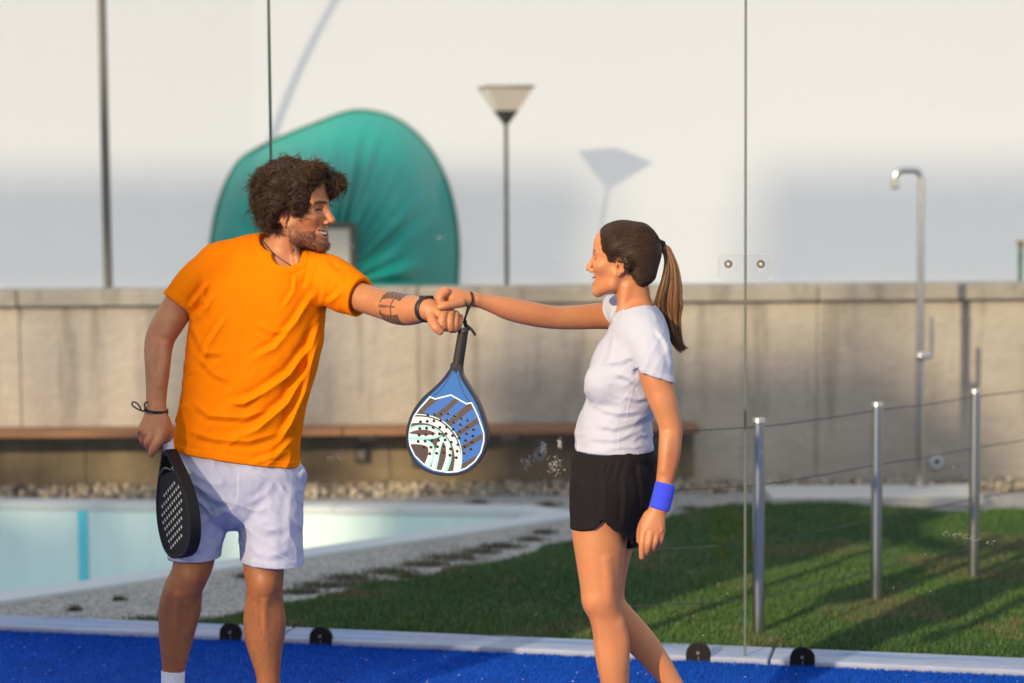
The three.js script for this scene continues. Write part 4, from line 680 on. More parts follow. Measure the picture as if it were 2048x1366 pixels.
// ---------------------------------------------------------------- the man in the orange shirt
const pores = gray(512, 512, (u, v) => 0.5 * tnoise(u, v, 200, 2) + 0.3 * tnoise(u, v, 100, 4) + 0.4 * tnoise(u, v, 40, 6)); pores.repeat.set(8, 8);
const skinMat = () => phys({ vertexColors: true, roughness: 0.44, specularIntensity: 0.75, bumpMap: pores, bumpScale: 0.00035 });
function stations(D) { return (x, y, r, dz = 0, ratio = 1) => { const d = D - dz, a = r * d / FPX; return { p: P(x, y, d), a, b: a * ratio }; }; }
{
  const D = 6.35, s = stations(D), base = P(445, 1452, D).setY(0), man = thing('person', 'bearded curly haired player in orange shirt and white shorts bumping fists', 'person', base);
  // ---- skin field
  const body = new Field();
  const torsoSt = [[536, 552, 112, -0.005, 0.6], [533, 600, 121, 0.004, 0.62], [513, 650, 133, 0.006, 0.57], [497, 725, 127, 0.008, 0.58], [486, 800, 123, 0.008, 0.6], [474, 870, 126, 0.006, 0.6], [470, 945, 130, 0.005, 0.6]];
  const yokeSt = [[430, 516, 29, -0.01, 1.5], [478, 507, 32, -0.02, 1.35], [520, 500, 33, -0.03, 1.2], [572, 508, 32, -0.03, 1.2], [610, 527, 30, -0.015, 1.35], [640, 542, 30, 0, 1.4]];
  const inT = (q, d) => { const o = s(...q); o.a -= d; o.b -= d; return o; };
  body.add(chain(torsoSt.slice(0, 6).map((q) => inT(q, 0.014)), { n: 2.3, cap0: 0.04 }), 0.01);
  body.add(chain(yokeSt.map((q) => inT(q, 0.011))), 0.03);
  body.add(chain([s(553, 545, 44, -0.005), s(565, 515, 37.5, 0), s(577, 475, 36, 0.008), s(588, 440, 37, 0.005)]), 0.022);
  body.add(chain([s(596, 535, 6, 0.075), s(592, 500, 7, 0.06), s(580, 462, 7, 0.055)]), 0.02);                 // neck muscle
  // arm with the racket
  body.add(chain([s(440, 535, 40, 0), s(395, 566, 35, 0.005), s(360, 606, 31.5, 0.02), s(340, 640, 31.5, 0.03), s(322.5, 671, 30, 0.04), s(316.5, 700, 28, 0.055), s(315, 745, 24.3, 0.08, 1.05), s(313, 785, 21, 0.105), s(312, 818, 19.3, 0.125, 0.82)]), 0.02);
  body.add(chain([s(312, 818, 19, 0.125, 0.8), s(311, 842, 27, 0.14, 0.62), s(307, 862, 31, 0.15, 0.55), s(304, 872, 28, 0.15, 0.55)]), 0.012);
  const finger = (k, ...q) => body.add(chain(q.map((o) => s(...o)), { sub: 3 }), k);
  finger(0.006, [322, 868, 10.5, 0.165], [315, 884, 10, 0.175], [307, 898, 8.6, 0.172], [303, 907, 7.4, 0.165]);            // index along the grip
  finger(0.005, [304, 872, 10.5, 0.165], [297, 884, 9.5, 0.168], [299, 893, 8.5, 0.15], [310, 892, 8, 0.13]);
  finger(0.005, [292, 870, 9.5, 0.155], [287, 879, 8.6, 0.152], [292, 887, 8, 0.135], [305, 887, 7.5, 0.12]);
  finger(0.005, [282, 862, 8.5, 0.145], [281, 871, 8, 0.14], [288, 879, 7.2, 0.125], [300, 880, 7, 0.11]);
  finger(0.008, [328, 842, 13, 0.13], [335, 858, 11.5, 0.125], [337, 871, 9.6, 0.12], [333, 882, 8.3, 0.118]);              // thumb
  for (const [x, y, r] of [[322, 866, 9], [304, 869, 9], [291, 867, 8], [281, 860, 7.5]]) body.add(ell(s(x, y, 1, 0.163).p, r * 0.00155, r * 0.00155, r * 0.00155), 0.008);
  // arm reaching to the fist bump
  body.add(chain([s(625, 548, 42, 0), s(665, 566, 36, 0.05), s(705, 588, 30, 0.1), s(738, 600, 29, 0.14), s(770, 610, 29.5, 0.19), s(795, 617, 32, 0.23), s(816, 620, 31, 0.28), s(838, 620, 26.5, 0.34), s(856, 619, 21, 0.385)]), 0.02);
  body.add(chain([s(856, 619, 20, 0.385, 0.85), s(874, 626, 18.5, 0.4, 1), s(892, 633, 17, 0.405, 1.1), s(906, 637, 14, 0.4, 1)]), 0.014);
  finger(0.004, [890, 622, 9, 0.425], [885, 637, 9, 0.44], [887, 652, 8.6, 0.438], [892, 657, 7, 0.415]);
  finger(0.004, [902, 623, 8, 0.418], [900, 641, 8, 0.434], [902, 657, 7.4, 0.43], [903, 660, 6.5, 0.405]);
  finger(0.004, [912, 628, 7.4, 0.408], [911, 644, 7.4, 0.424], [910, 658, 6.8, 0.42], [909, 660, 6, 0.4]);
  finger(0.004, [920, 634, 6.6, 0.398], [919, 647, 6.4, 0.412], [915, 657, 6, 0.408], [912, 657, 5.4, 0.39]);
  finger(0.006, [863, 630, 11.5, 0.41], [866, 644, 10.3, 0.435], [872, 655, 9.2, 0.452], [880, 663, 7.8, 0.452]);
  // legs
  body.add(chain([s(412, 975, 50, 0), s(394, 1050, 44, 0.01), s(388.5, 1115, 41.5, 0.02), s(379, 1150, 38, 0.03), s(366, 1178, 38.3, 0.02), s(359.5, 1212, 41.3, -0.005), s(355, 1249, 38, -0.015), s(351.5, 1286, 32.4, -0.02), s(348.5, 1323, 25.5, -0.02), s(346, 1350, 22.5, -0.02), s(344, 1400, 21, -0.02), s(343, 1432, 22, -0.02)]), 0.02);
  body.add(chain([s(534, 975, 50, 0), s(536, 1050, 46, 0.01), s(528, 1122, 42.2, 0.03), s(529, 1165, 38, 0.04), s(528.5, 1193, 35, 0.03), s(529, 1230, 39.5, 0.01), s(529, 1267, 40.7, 0), s(531.5, 1304, 33.2, 0), s(535.5, 1341, 25.5, 0), s(537, 1366, 23.5, 0), s(538, 1405, 21, 0), s(539, 1436, 22, 0)]), 0.02);
  for (const [x, y, dz] of [[382, 1150, 0.075], [532, 1168, 0.083]]) { body.add(ell(s(x, y, 1, dz).p, 0.027, 0.032, 0.02), 0.02); body.add(ell(s(x - 2, y + 24, 1, dz - 0.012).p, 0.016, 0.018, 0.012), 0.015); }
  body.add(chain([s(346, 1190, 14, 0.03), s(338, 1220, 15, 0.02), s(340, 1250, 10, 0.015)]), 0.02); body.add(chain([s(386, 1190, 12, 0.02), s(386, 1222, 13, 0.01), s(378, 1252, 9, 0)]), 0.02);
  body.add(chain([s(507, 1200, 12, 0.04), s(503, 1238, 14, 0.03), s(510, 1275, 9, 0.02)]), 0.02); body.add(chain([s(552, 1200, 12, 0.03), s(556, 1245, 13, 0.02), s(551, 1280, 8, 0.01)]), 0.02);
  body.add(chain([s(358, 1190, 5, 0.075), s(353, 1250, 5, 0.045), s(349, 1310, 4, 0.018)]), 0.015); body.add(chain([s(530, 1200, 5, 0.082), s(530, 1260, 5, 0.06), s(535, 1320, 4, 0.035)]), 0.015);
  body.add(chain([s(312, 690, 10, 0.085), s(306, 720, 11, 0.1), s(308, 755, 7, 0.11)]), 0.018); body.add(chain([s(345, 640, 14, 0.06), s(335, 668, 12, 0.07)]), 0.018); body.add(chain([s(330, 690, 8, 0.085), s(326, 730, 9, 0.1), s(320, 770, 5, 0.118)]), 0.016);
  for (const [x0, y0, x1, y1] of [[322, 866, 314, 836], [304, 869, 309, 838], [291, 867, 304, 840]]) body.add(cap(s(x0, y0, 1, 0.17).p, s(x1, y1, 1, 0.152).p, 0.0032, 0.002), 0.008);
  body.add(chain([s(474, 850, 98, 0, 0.6), s(474, 930, 98, 0, 0.6), s(474, 960, 92, 0, 0.62)]), 0.02);
  // ---- head
  const HF = headField({ smile: 1 }), hs = 1.05, head = placeHead(HF, P(595, 431, D - 0.015), V(Math.cos(0.33), 0, Math.sin(0.33)), 0.0, 0.03, hs);
  body.add(head.prim, 0.02);
  const fA = s(770, 610, 1, 0.19).p, fB = s(856, 619, 1, 0.385).p, fT = fB.clone().sub(fA), fLen = fT.length(); fT.normalize(); const fU = V(0, 1, 0).addScaledVector(fT, -fT.y).normalize(), fW = fT.clone().cross(fU);
  const skinC = (x, y, z) => {
    const n = fbm(x * 60, y * 60, z * 60, 3), m = fbm(x * 9, y * 9, z * 9, 2); const bl = fbm(x * 22, y * 22, z * 22 + 7, 2) - 0.5, fr = noise3(x * 230, y * 230, z * 230) > 0.83 ? 0.86 : 1; let r = (0.44 + 0.14 * (m - 0.5) + 0.05 * bl) * fr, g = (0.178 + 0.07 * (m - 0.5) + 0.03 * (n - 0.5) - 0.02 * bl) * fr, b = (0.074 + 0.03 * (m - 0.5)) * fr; const tan = y < 0.75 ? 1 : 0, k = (0.94 + 0.12 * n) * (tan ? 0.74 : 1); r *= k; g *= k * (tan ? 0.93 : 1); b *= k * (tan ? 0.82 : 1);
    const [hx, hy, hz] = head.toHead(x, y, z);
    if (hy > -0.14 && hy < 0.16 && Math.abs(hx) < 0.1 && hz > -0.11) {
      const ax = Math.abs(hx);
      // lips and mouth
      const yc = -0.0555 + 0.0115 * (hx / 0.031) ** 2; if (ax < 0.031 && hz > 0.062) { const q = Math.abs(hy - yc) - 0.0085 * Math.sqrt(Math.max(0, 1 - (hx / 0.031) ** 2)); if (q < 0.006) { const t = sstep(0.0065, 0.002, q); r = lerp(r, 0.36, t); g = lerp(g, 0.12, t); b = lerp(b, 0.09, t); } if (q < -0.0008) { r = 0.05; g = 0.012; b = 0.01; } }
      // brows, lashes
      const by = 0.037 + 0.004 * Math.sin(clamp((ax - 0.008) / 0.04, 0, 1) * Math.PI * 0.8) - 0.1 * Math.max(0, ax - 0.04); if (hz > 0.05 && ax > 0.008 && ax < 0.052) { const t = sstep(0.0058, 0.0026, Math.abs(hy - by)) * sstep(0.5, 0.35, noise3(hx * 900, hy * 300, 2) * 0.5); r = lerp(r, 0.035, t); g = lerp(g, 0.02, t); b = lerp(b, 0.012, t); }
      const ex = ax - 0.032, ey = 0.0195 - 9 * ex * ex; if (hz > 0.05 && Math.abs(ex) < 0.0165) { const t = sstep(0.0046, 0.003, Math.abs(hy - ey)); const w = Math.abs(ex + 0.001) < 0.0075 ? 0 : 0.05; r = lerp(r, 0.025 + w * 1.3, t); g = lerp(g, 0.013 + w * 0.8, t); b = lerp(b, 0.008 + w * 0.5, t); }
      // stubble
      let bd = 0; if (hz > -0.02) { const jaw = sstep(-0.018, -0.05, hy - 0.25 * Math.max(0, 0.03 - hz)), low = sstep(-0.125, -0.1, hy), front = sstep(-0.015, 0.012, hz); bd = jaw * low * front; const cheek = sstep(0.0, 0.022, hz - 0.02 + (hy + 0.045) * -1.0); if (hy > -0.07 && ax < 0.036 && hy < -0.04) bd *= hy < yc - 0.012 ? 0.7 : 0.0; if (hy > -0.045) bd *= 1 - cheek * 0.75; const must = sstep(0.006, 0.003, Math.abs(hy + 0.038)) * sstep(0.034, 0.026, ax) * (hz > 0.08 ? 0.55 : 0); bd = Math.max(bd, must); }
      if (bd > 0) { const t = bd * (0.45 + 0.6 * noise3(x * 420, y * 420, z * 420)) * 0.8; r = lerp(r, 0.075, t); g = lerp(g, 0.035, t); b = lerp(b, 0.02, t); }
    }
    // tattoo on the reaching forearm: two winged plates and a sword between them
    const wx = x - fA.x, wy = y - fA.y, wz = z - fA.z, w = (wx * fT.x + wy * fT.y + wz * fT.z) / fLen;
    if (w > 0.02 && w < 0.75 && Math.abs(wx) < 0.25 && Math.abs(wy) < 0.12 && z > -6.3) {
      const u = (wx * fU.x + wy * fU.y + wz * fU.z), rad = 0.047, q = u / rad, ln = (a, b) => Math.abs(a) < b, nz = noise3(x * 300, y * 300, z * 300); let ink = 0;
      const p = (w - 0.12) / 0.42;
      if (p > 0 && p < 1) {
        if (ln(q - 0.02, 0.09 * (1 - 0.5 * p)) && p < 0.86) ink = 0.75;
        if (ln(p - 0.62, 0.035) && ln(q, 0.62)) ink = 0.8;
        if (ln(p - 0.03, 0.045) && !ln(q, 0.25)) ink = 0.75;
        const wing = Math.abs(q) - 0.42 - 0.3 * Math.sin(p * Math.PI) * 0.4; if (wing > 0 && Math.abs(q) < 1.15) { const sc = Math.sin(p * 34 + Math.floor(q * 9) * 1.7) * Math.sin(q * 26); ink = Math.max(ink, wing < 0.07 ? 0.85 : sc > 0.05 ? 0.92 : 0.6); }
      }
      ink = Math.min(1, ink * (0.9 + 0.3 * nz)); if (ink > 0) { r = lerp(r, 0.05, ink); g = lerp(g, 0.035, ink); b = lerp(b, 0.03, ink); }
    }
    return [r, g, b];
  };
  const at = (x, y, z) => body.at(x, y, z), net = (pts, dn, df, h, pad) => { const b = around(pts, D, dn, df, pad); return skinNet(at, b.min, b.max, h, skinC); };
  const cut = (g) => g;
  const parts = [
    net([[490, 320], [690, 540]], 0.16, 0.14, 0.0021, 0.0),
    net([[285, 590], [420, 796]], 0.19, 0.06, 0.005, 0.0), net([[262, 796.01], [352, 925]], 0.24, 0.0, 0.0026, 0.0),
    net([[690, 540], [787, 660]], 0.3, 0.0, 0.0045, 0.0), net([[787.01, 560], [940, 680]], 0.52, 0.12, 0.0026, 0.0),
    net([[290, 1080], [445, 1446]], 0.14, 0.14, 0.006, 0.0), net([[470, 1080], [590, 1448]], 0.16, 0.14, 0.006, 0.0),
  ];
  wput('body', merge(parts), skinMat(), man, base);
  // teeth
  { const list = []; for (let i = -5; i <= 5; i++) { const x = i * 0.0056, z = 0.0905 - 13 * x * x, w = (Math.abs(i) < 2 ? 0.0058 : 0.0052), top = -0.0485 + 7 * x * x; const g = new RoundedBoxGeometry(w, 0.0095 - Math.abs(i) * 0.0006, 0.004, 2, 0.0013); g.rotateY(Math.atan(26 * x)); g.translate(x, top - 0.0045, z - 0.0025); list.push(g); } const g = merge(list); g.applyMatrix4(head.m); wput('teeth', g, phys({ color: lin(0.82, 0.77, 0.68), roughness: 0.25 }), man, base); }
  // ---- hair: a dark mass and loose curls over it
  const hairMask = profileMask([[0.10, 0.16], [0.092, 0.105], [0.082, 0.086], [0.072, 0.064], [0.067, 0.034], [0.057, 0.012], [0.04, 0.004], [0.024, 0.02], [0.004, 0.026], [-0.016, 0.012], [-0.028, -0.022], [-0.05, -0.046], [-0.09, -0.052], [-0.2, -0.03], [-0.2, 0.3], [0.1, 0.3]]);
  const hairAt = (X, Y, Z) => { const [x, y, z] = head.toHead(X, Y, Z); const th = 0.016 + 0.012 * sstep(0.03, -0.05, z) + 0.01 * sstep(0.07, 0.12, y) + 0.008 * sstep(0.03, 0.08, z) * sstep(0.07, 0.1, y); const mk = hairMask(z, y); let d = Math.max(HF.at(x, y, z) - 0.002 - (th - 0.002) * sstep(0.004, -0.016, mk) - 0.02 * (fbm(x * 48, y * 48, z * 48, 3) - 0.5), mk + 0.006 * (noise3(x * 70, y * 70, z * 70) - 0.5)); d = smin(d, lock.f(x, y, z) + 0.012 * (noise3(x * 60, y * 60, z * 60) - 0.5), 0.02); return d * hs; };
  const lock = ell(V(0.04, 0.088, 0.098), 0.036, 0.034, 0.034);
  const hb = around([[485, 295], [725, 490]], D, 0.2, 0.2, 0); const hcol = (x, y, z) => { const k = 0.6 + 0.7 * fbm(x * 90, y * 90, z * 90, 2); return [0.024 * k, 0.013 * k, 0.007 * k]; };
  const massG = skinNet(hairAt, hb.min, hb.max, 0.004, hcol), ST = strands(), pp = massG.attributes.position, nn = massG.attributes.normal;
  const fwd = V(1, 0, 0).transformDirection(head.m.clone()), hz_ = V(0, 0, 1).transformDirection(head.m.clone());
  for (let i = 0; i < 5200; i++) {                             // loose curly locks: a coiling guide with hairs round it
    const k = Math.floor(rnd() * pp.count), p = V(pp.getX(k), pp.getY(k), pp.getZ(k)), n = V(nn.getX(k), nn.getY(k), nn.getZ(k)), [hx, hy, hz] = head.toHead(p.x, p.y, p.z);
    if (hz < 0.035 && hz > -0.035 && hy < 0.034 && Math.abs(hx) > 0.06) continue; const fringe = hz > 0.045 && hy > 0.07, flow = V(0, -0.8, 0).addScaledVector(hz_, fringe ? 0.5 : -0.55); if (fringe) flow.y = 0.25; if (hz > 0.03 && hz < 0.08 && hy < 0.07 && hx < 0) flow.set(0, -0.5, 0).addScaledVector(hz_, -0.6);
    const tan = flow.add(V(rr(-0.8, 0.8), rr(-0.5, 0.5), rr(-0.8, 0.8))); tan.addScaledVector(n, -tan.dot(n)).normalize();
    const out = rnd() < 0.12 ? rr(0.4, 0.75) : rr(0.02, 0.32), dir = tan.multiplyScalar(1).addScaledVector(n, out).normalize(), a = V(0.31, 0.2, 0.9).cross(dir).normalize(), b = dir.clone().cross(a), ph = rr(0, 6.28), turns = rr(0.5, 1.3), cr = rr(0.003, 0.007), len = rr(0.028, 0.05) * (fringe ? 0.85 : 1), lite0 = rr(0.7, 1.45) * (rnd() < 0.2 ? 1.5 : 1);
    for (let q = 0; q < 6; q++) {
      const o = V(rr(-1, 1), rr(-1, 1), rr(-1, 1)).multiplyScalar(0.0045), dph = rr(-0.35, 0.35), l2 = len * rr(0.8, 1.15), pts = [], st = p.clone().addScaledVector(n, -0.006), M = 8, lite = lite0 * rr(0.8, 1.25);
      for (let j = 0; j <= M; j++) { const t = j / M, w = ph + dph + t * turns * 6.28, e = cr * Math.min(1, t * 2.2); pts.push(st.clone().addScaledVector(dir, l2 * t).addScaledVector(a, e * Math.cos(w)).addScaledVector(b, e * Math.sin(w)).addScaledVector(o, 0.5 + t).addScaledVector(n, -0.02 * t * t * (out < 0.5 ? 1 : 0))); }
      ST.add(pts, 0.0007, 0.0003, [0.055 * lite, 0.029 * lite, 0.0145 * lite], 3);
    }
  }
  for (let i = 0; i < 700; i++) {                            // flyaways
    const k = Math.floor(rnd() * pp.count), p = V(pp.getX(k), pp.getY(k), pp.getZ(k)), n = V(nn.getX(k), nn.getY(k), nn.getZ(k)); const [, hy] = head.toHead(p.x, p.y, p.z); if (hy < 0.03) continue; const c = V(rr(-1, 1), rr(-1, 1), rr(-1, 1)).multiplyScalar(0.03), l = rr(0.015, 0.035), pts = []; for (let j = 0; j <= 8; j++) { const t = j / 8; pts.push(p.clone().addScaledVector(n, l * t).addScaledVector(c, t * t * 1.2).add(V(0.003 * Math.sin(t * 9 + i), 0.003 * Math.cos(t * 8 + i), 0))); } ST.add(pts, 0.00028, 0.00015, [0.2, 0.115, 0.06]);
  }
  massG.deleteAttribute('uv');
  const hairMat = phys({ vertexColors: true, roughness: 0.6, specularIntensity: 0.45 });
  wput('hair', merge([massG, ST.geo()]), hairMat, man, base);
  // beard hairs
  { const B = strands(), g0 = parts[0].attributes.position, n0 = parts[0].attributes.normal; let made = 0; for (let i = 0; i < 60000 && made < 1800; i++) { const k = Math.floor(rnd() * g0.count), p = V(g0.getX(k), g0.getY(k), g0.getZ(k)), [hx, hy, hz] = head.toHead(p.x, p.y, p.z), ax = Math.abs(hx); if (hz < 0 || hy > -0.03 || hy < -0.112) continue; const w = sstep(-0.03, -0.06, hy) * (hz > 0.075 && hy > -0.078 ? 0.05 : 1) * (hy > -0.05 && hz > 0.03 ? 0.12 : 1); if (rnd() > w) continue; const n = V(n0.getX(k), n0.getY(k), n0.getZ(k)), d = n.clone().multiplyScalar(0.5).add(V(0.1, -0.7, 0)).add(V(rr(-0.5, 0.5), rr(-0.4, 0.4), rr(-0.5, 0.5))).normalize(), l = rr(0.004, 0.01); B.add([p.clone().addScaledVector(n, -0.0005), p.clone().addScaledVector(d, l * 0.5).addScaledVector(n, 0.001), p.clone().addScaledVector(d, l)], 0.0004, 0.00015, [0.06, 0.032, 0.018]); made++; } wput('beard', B.geo(), hairMat, man, base); }
  // leg hair
  { const B = strands(); for (const pi of [5, 6]) { const g0 = parts[pi].attributes.position, n0 = parts[pi].attributes.normal; for (let i = 0; i < 1500; i++) { const k = Math.floor(rnd() * g0.count), p = V(g0.getX(k), g0.getY(k), g0.getZ(k)), n = V(n0.getX(k), n0.getY(k), n0.getZ(k)); if (p.y > 0.46 || p.y < 0.13) continue; const d = n.clone().multiplyScalar(0.35).add(V(rr(-0.3, 0.3), -0.9, rr(-0.2, 0.2))).normalize(), l = rr(0.006, 0.014); B.add([p.clone(), p.clone().addScaledVector(d, l * 0.5).addScaledVector(n, 0.0012), p.clone().addScaledVector(d, l)], 0.00028, 0.0001, [0.07, 0.035, 0.018]); } } wput('leg_hair', B.geo(), hairMat, man, base); }
  // ---- shirt
  const shirt = new Field();
  shirt.add(chain(torsoSt.map((q) => s(...q)), { n: 2.3, cap0: 0.048 }), 0.01);
  shirt.add(chain(yokeSt.map((q) => s(...q))), 0.03);
  const lin3 = (a, b) => { const n = b.clone().sub(a).normalize(); return (x, y, z) => (x - b.x) * n.x + (y - b.y) * n.y + (z - b.z) * n.z; };
  const sl1 = chain([s(446, 540, 50, 0), s(418, 552, 47, 0), s(388, 571, 40, 0.01), s(358.5, 608, 37.5, 0.02), s(340, 632, 38, 0.025)]), end1 = lin3(s(388, 567, 1, 0.01).p, s(358, 607.5, 1, 0.02).p);
  const sl2 = chain([s(622, 552, 50, 0), s(656, 560, 50, 0.035), s(690, 580, 47, 0.085), s(717, 594, 39, 0.115), s(745, 606, 38, 0.15)]), end2 = lin3(s(680, 583, 1, 0.08).p, s(719, 595, 1, 0.12).p);
  shirt.add({ c: sl1.c, R: sl1.R, f: (x, y, z) => Math.max(sl1.f(x, y, z), end1(x, y, z)) }, 0.022);
  shirt.add({ c: sl2.c, R: sl2.R, f: (x, y, z) => Math.max(sl2.f(x, y, z), end2(x, y, z)) }, 0.022);
  const hol1 = chain([s(368, 597, 34, 0.018), s(340, 636, 34, 0.025)]), hol2 = chain([s(706, 590, 35, 0.105), s(750, 607, 34.5, 0.15)]);
  for (const [c, e] of [[hol1, end1], [hol2, end2]]) shirt.add({ c: c.c, R: c.R, f: (x, y, z) => Math.max(c.f(x, y, z), -(e(x, y, z) + 0.012)) }, 0.001, 1);
  const collar = chain([s(560, 510, 43, 0.01), s(566, 480, 47, 0.01), s(580, 430, 62, 0.01)]), colF = ell(s(573, 508, 1, 0.085).p, 0.05, 0.043, 0.07);
  const colAt = (x, y, z) => Math.min(collar.f(x, y, z), colF.f(x, y, z));
  shirt.add({ c: collar.c, R: collar.R + 0.08, f: colAt }, 0.004, 1);
  const ha = P(342, 896, D), hb2 = P(600, 933, D), hn = V(hb2.y - ha.y, -(hb2.x - ha.x), 0).normalize(); if (hn.y > 0) hn.negate();
  const hemD = (x, y) => (x - ha.x) * hn.x + (y - ha.y) * hn.y;
  const folds = foldSet([[0.010, 0.014, 652, 622, 628, 690, 588, 745, 520, 790, 440, 815], [0.012, 0.015, 655, 650, 625, 730, 585, 800, 525, 850, 450, 880], [0.009, 0.013, 640, 700, 616, 780, 590, 840, 560, 890], [0.007, 0.012, 640, 575, 600, 640, 560, 690, 500, 720], [0.006, 0.011, 385, 790, 430, 822, 500, 826, 570, 805], [0.006, 0.012, 375, 850, 440, 868, 510, 872, 590, 850], [0.005, 0.010, 470, 620, 430, 680, 410, 740], [0.006, 0.011, 440, 580, 425, 610, 395, 640], [0.007, 0.010, 430, 560, 400, 596, 385, 618], [0.006, 0.009, 664, 540, 655, 580, 650, 612], [0.007, 0.010, 700, 570, 680, 590, 660, 606], [0.005, 0.010, 700, 550, 672, 540, 650, 520], [0.006, 0.010, 636, 520, 630, 545, 620, 580], [0.005, 0.012, 400, 700, 440, 740, 480, 760], [0.005, 0.012, 388, 640, 420, 700, 470, 700], [0.004, 0.010, 520, 640, 560, 660, 590, 650], [0.005, 0.010, 596, 870, 560, 905, 500, 920], [0.004, 0.012, 420, 540, 416, 590, 430, 640], [0.005, 0.009, 460, 790, 500, 800, 540, 770], [0.004, 0.008, 600, 540, 596, 580, 570, 620]], D);
  const shirtAt = (x, y, z) => {
    let d = shirt.at(x, y, z); if (d > 0.05 || d < -0.06) return Math.max(d, hemD(x, y));
    const w = fbm(x * 9 + 0.6 * y * 9, y * 6, z * 7 + 4, 3) - 0.5, low = sstep(1.35, 0.9, y); const front = sstep(-6.48, -6.36, z);
    d -= folds(x, y) * front * 1.3 + 0.012 * w * (0.35 + 0.5 * low) + 0.0045 * crease(x, y, z, 22, 0.62, 0.78) * (0.25 + 0.75 * low) + 0.004 * (noise3(x * 34, y * 26, z * 30) - 0.5) * low;
    const hd = hemD(x, y); if (hd > -0.022) d -= 0.0022 * sstep(-0.022, -0.019, hd); const cd = colAt(x, y, z); if (cd < 0.02) d -= 0.0022 * sstep(0.02, 0.016, cd);
    for (const [e, c] of [[end1, sl1], [end2, sl2]]) { const q = e(x, y, z); if (q > -0.02 && q < 0.02 && c.f(x, y, z) < 0.03) d -= 0.002 * sstep(-0.02, -0.017, q); }
    return Math.max(d, hd);
  };
  const bb = around([[315, 455], [760, 950]], D, 0.26, 0.18, 0); wput('shirt', skinNet(shirtAt, bb.min, bb.max, 0.0041), phys({ color: lin(0.80, 0.19, 0.001), roughness: 0.95, specularIntensity: 0.12, bumpMap: fabricBump, bumpScale: 0.0006 }), man, base);
  // ---- shorts
  const sh = new Field(); sh.add(chain([s(471, 880, 104, 0.005, 0.56), s(471, 918, 114, 0.003, 0.57), s(471, 945, 125, 0.002, 0.6), s(472, 965, 127, 0.0, 0.63), s(473, 983, 112, 0, 0.68)], { n: 2.2, cap1: 0.02 }), 0.01);
  sh.add(chain([s(410, 955, 66, 0.0, 1.0), s(398, 1030, 57, 0.012, 1.08), s(391, 1085, 51.5, 0.02, 1.1), s(386, 1130, 49, 0.02, 1.1)]), 0.012); sh.add(chain([s(540, 955, 64, 0.0, 1.0), s(541, 1030, 63.5, 0.012, 1.03), s(543, 1085, 62.5, 0.02, 1.05), s(546, 1145, 61.5, 0.02, 1.05)]), 0.006);
  sh.add(ell(s(603, 948, 1, 0.0).p, 0.012, 0.022, 0.03), 0.02);
  const sf = foldSet([[0.007, 0.013, 486, 1000, 462, 1014, 425, 1030, 395, 1040], [0.006, 0.011, 482, 1008, 458, 1050, 440, 1092], [0.005, 0.014, 488, 1008, 510, 1045, 520, 1100], [0.004, 0.013, 590, 960, 584, 1030, 588, 1100], [0.006, 0.012, 400, 955, 436, 985, 478, 996], [0.004, 0.014, 500, 1030, 540, 1050, 596, 1040], [0.003, 0.004, 489, 930, 489, 965, 486, 1000], [0.004, 0.012, 380, 1078, 410, 1086, 436, 1070], [0.004, 0.012, 510, 1090, 550, 1098, 600, 1085], [0.004, 0.012, 560, 950, 540, 980, 500, 1000]], D);
  const yh1 = P(386, 1114, D).y, yh2 = P(546, 1124, D).y, yh2r = P(600, 1128, D).y, xm = P(462, 1060, D).x, x2 = P(546, 1124, D).x;
  const holA = chain([s(388, 1100, 45.5, 0.02, 1.08), s(386, 1140, 45.5, 0.02, 1.08)]), holB = chain([s(544, 1100, 57, 0.02, 1.03), s(546, 1150, 57, 0.02, 1.03)]);
  const shortsAt = (x, y, z) => { let d = sh.at(x, y, z); if (d < 0.04 && d > -0.05) { d -= sf(x, y) * sstep(-6.45, -6.35, z) * 0.8 + 0.016 * (fbm(x * 13 + y * 5, y * 9 - x * 4, z * 12, 4) - 0.5) + 0.006 * crease(x, y, z, 26, 0.8, -0.6); } const hem = (x < xm ? yh1 : yh2 - (x - x2) * 0.07) - y; if (hem > -0.024) d -= 0.0014 * sstep(-0.024, -0.021, hem); if (hem > -0.012 && d < 0.01) d = Math.max(d, -Math.min(holA.f(x, y, z), holB.f(x, y, z))); return Math.max(d, hem); };
  const sb = around([[320, 862], [630, 1150]], D, 0.2, 0.2, 0); wput('shorts', skinNet(shortsAt, sb.min, sb.max, 0.0046), phys({ color: lin(0.43, 0.45, 0.57), roughness: 0.95, specularIntensity: 0.2, bumpMap: fabricBump, bumpScale: 0.0006 }), man, base);
  // ---- socks and shoes
  const white = phys({ color: lin(0.66, 0.66, 0.7), roughness: 0.9, sheen: 0.4, sheenColor: lin(1, 1, 1) });
  for (const [x0, y0, x1, r, dz] of [[346.5, 1342, 343, 24, -0.02], [537, 1365, 539, 24.5, 0]]) {
    const f = chain([s(x0, y0 - 6, r, dz), s((x0 + x1) / 2, 1400, r - 1, dz), s(x1, 1436, r + 1, dz)]), top = P(x0, y0, D).y, bx = new THREE.Box3().setFromCenterAndSize(f.c, V(0.14, 0.3, 0.14));
    wput('sock', skinNet((x, y, z) => Math.max(f.f(x, y, z) - 0.0008 * Math.sin(Math.atan2(z - f.c.z, x - f.c.x) * 34), y - top), bx.min, bx.max, 0.0035), white, man, base);
    const foot = s(x1, 1440, 1, dz).p, sf2 = new Field(), dir = V(0.35, 0, 0.94); const pt = (u, y) => foot.clone().setY(y).addScaledVector(dir, u);
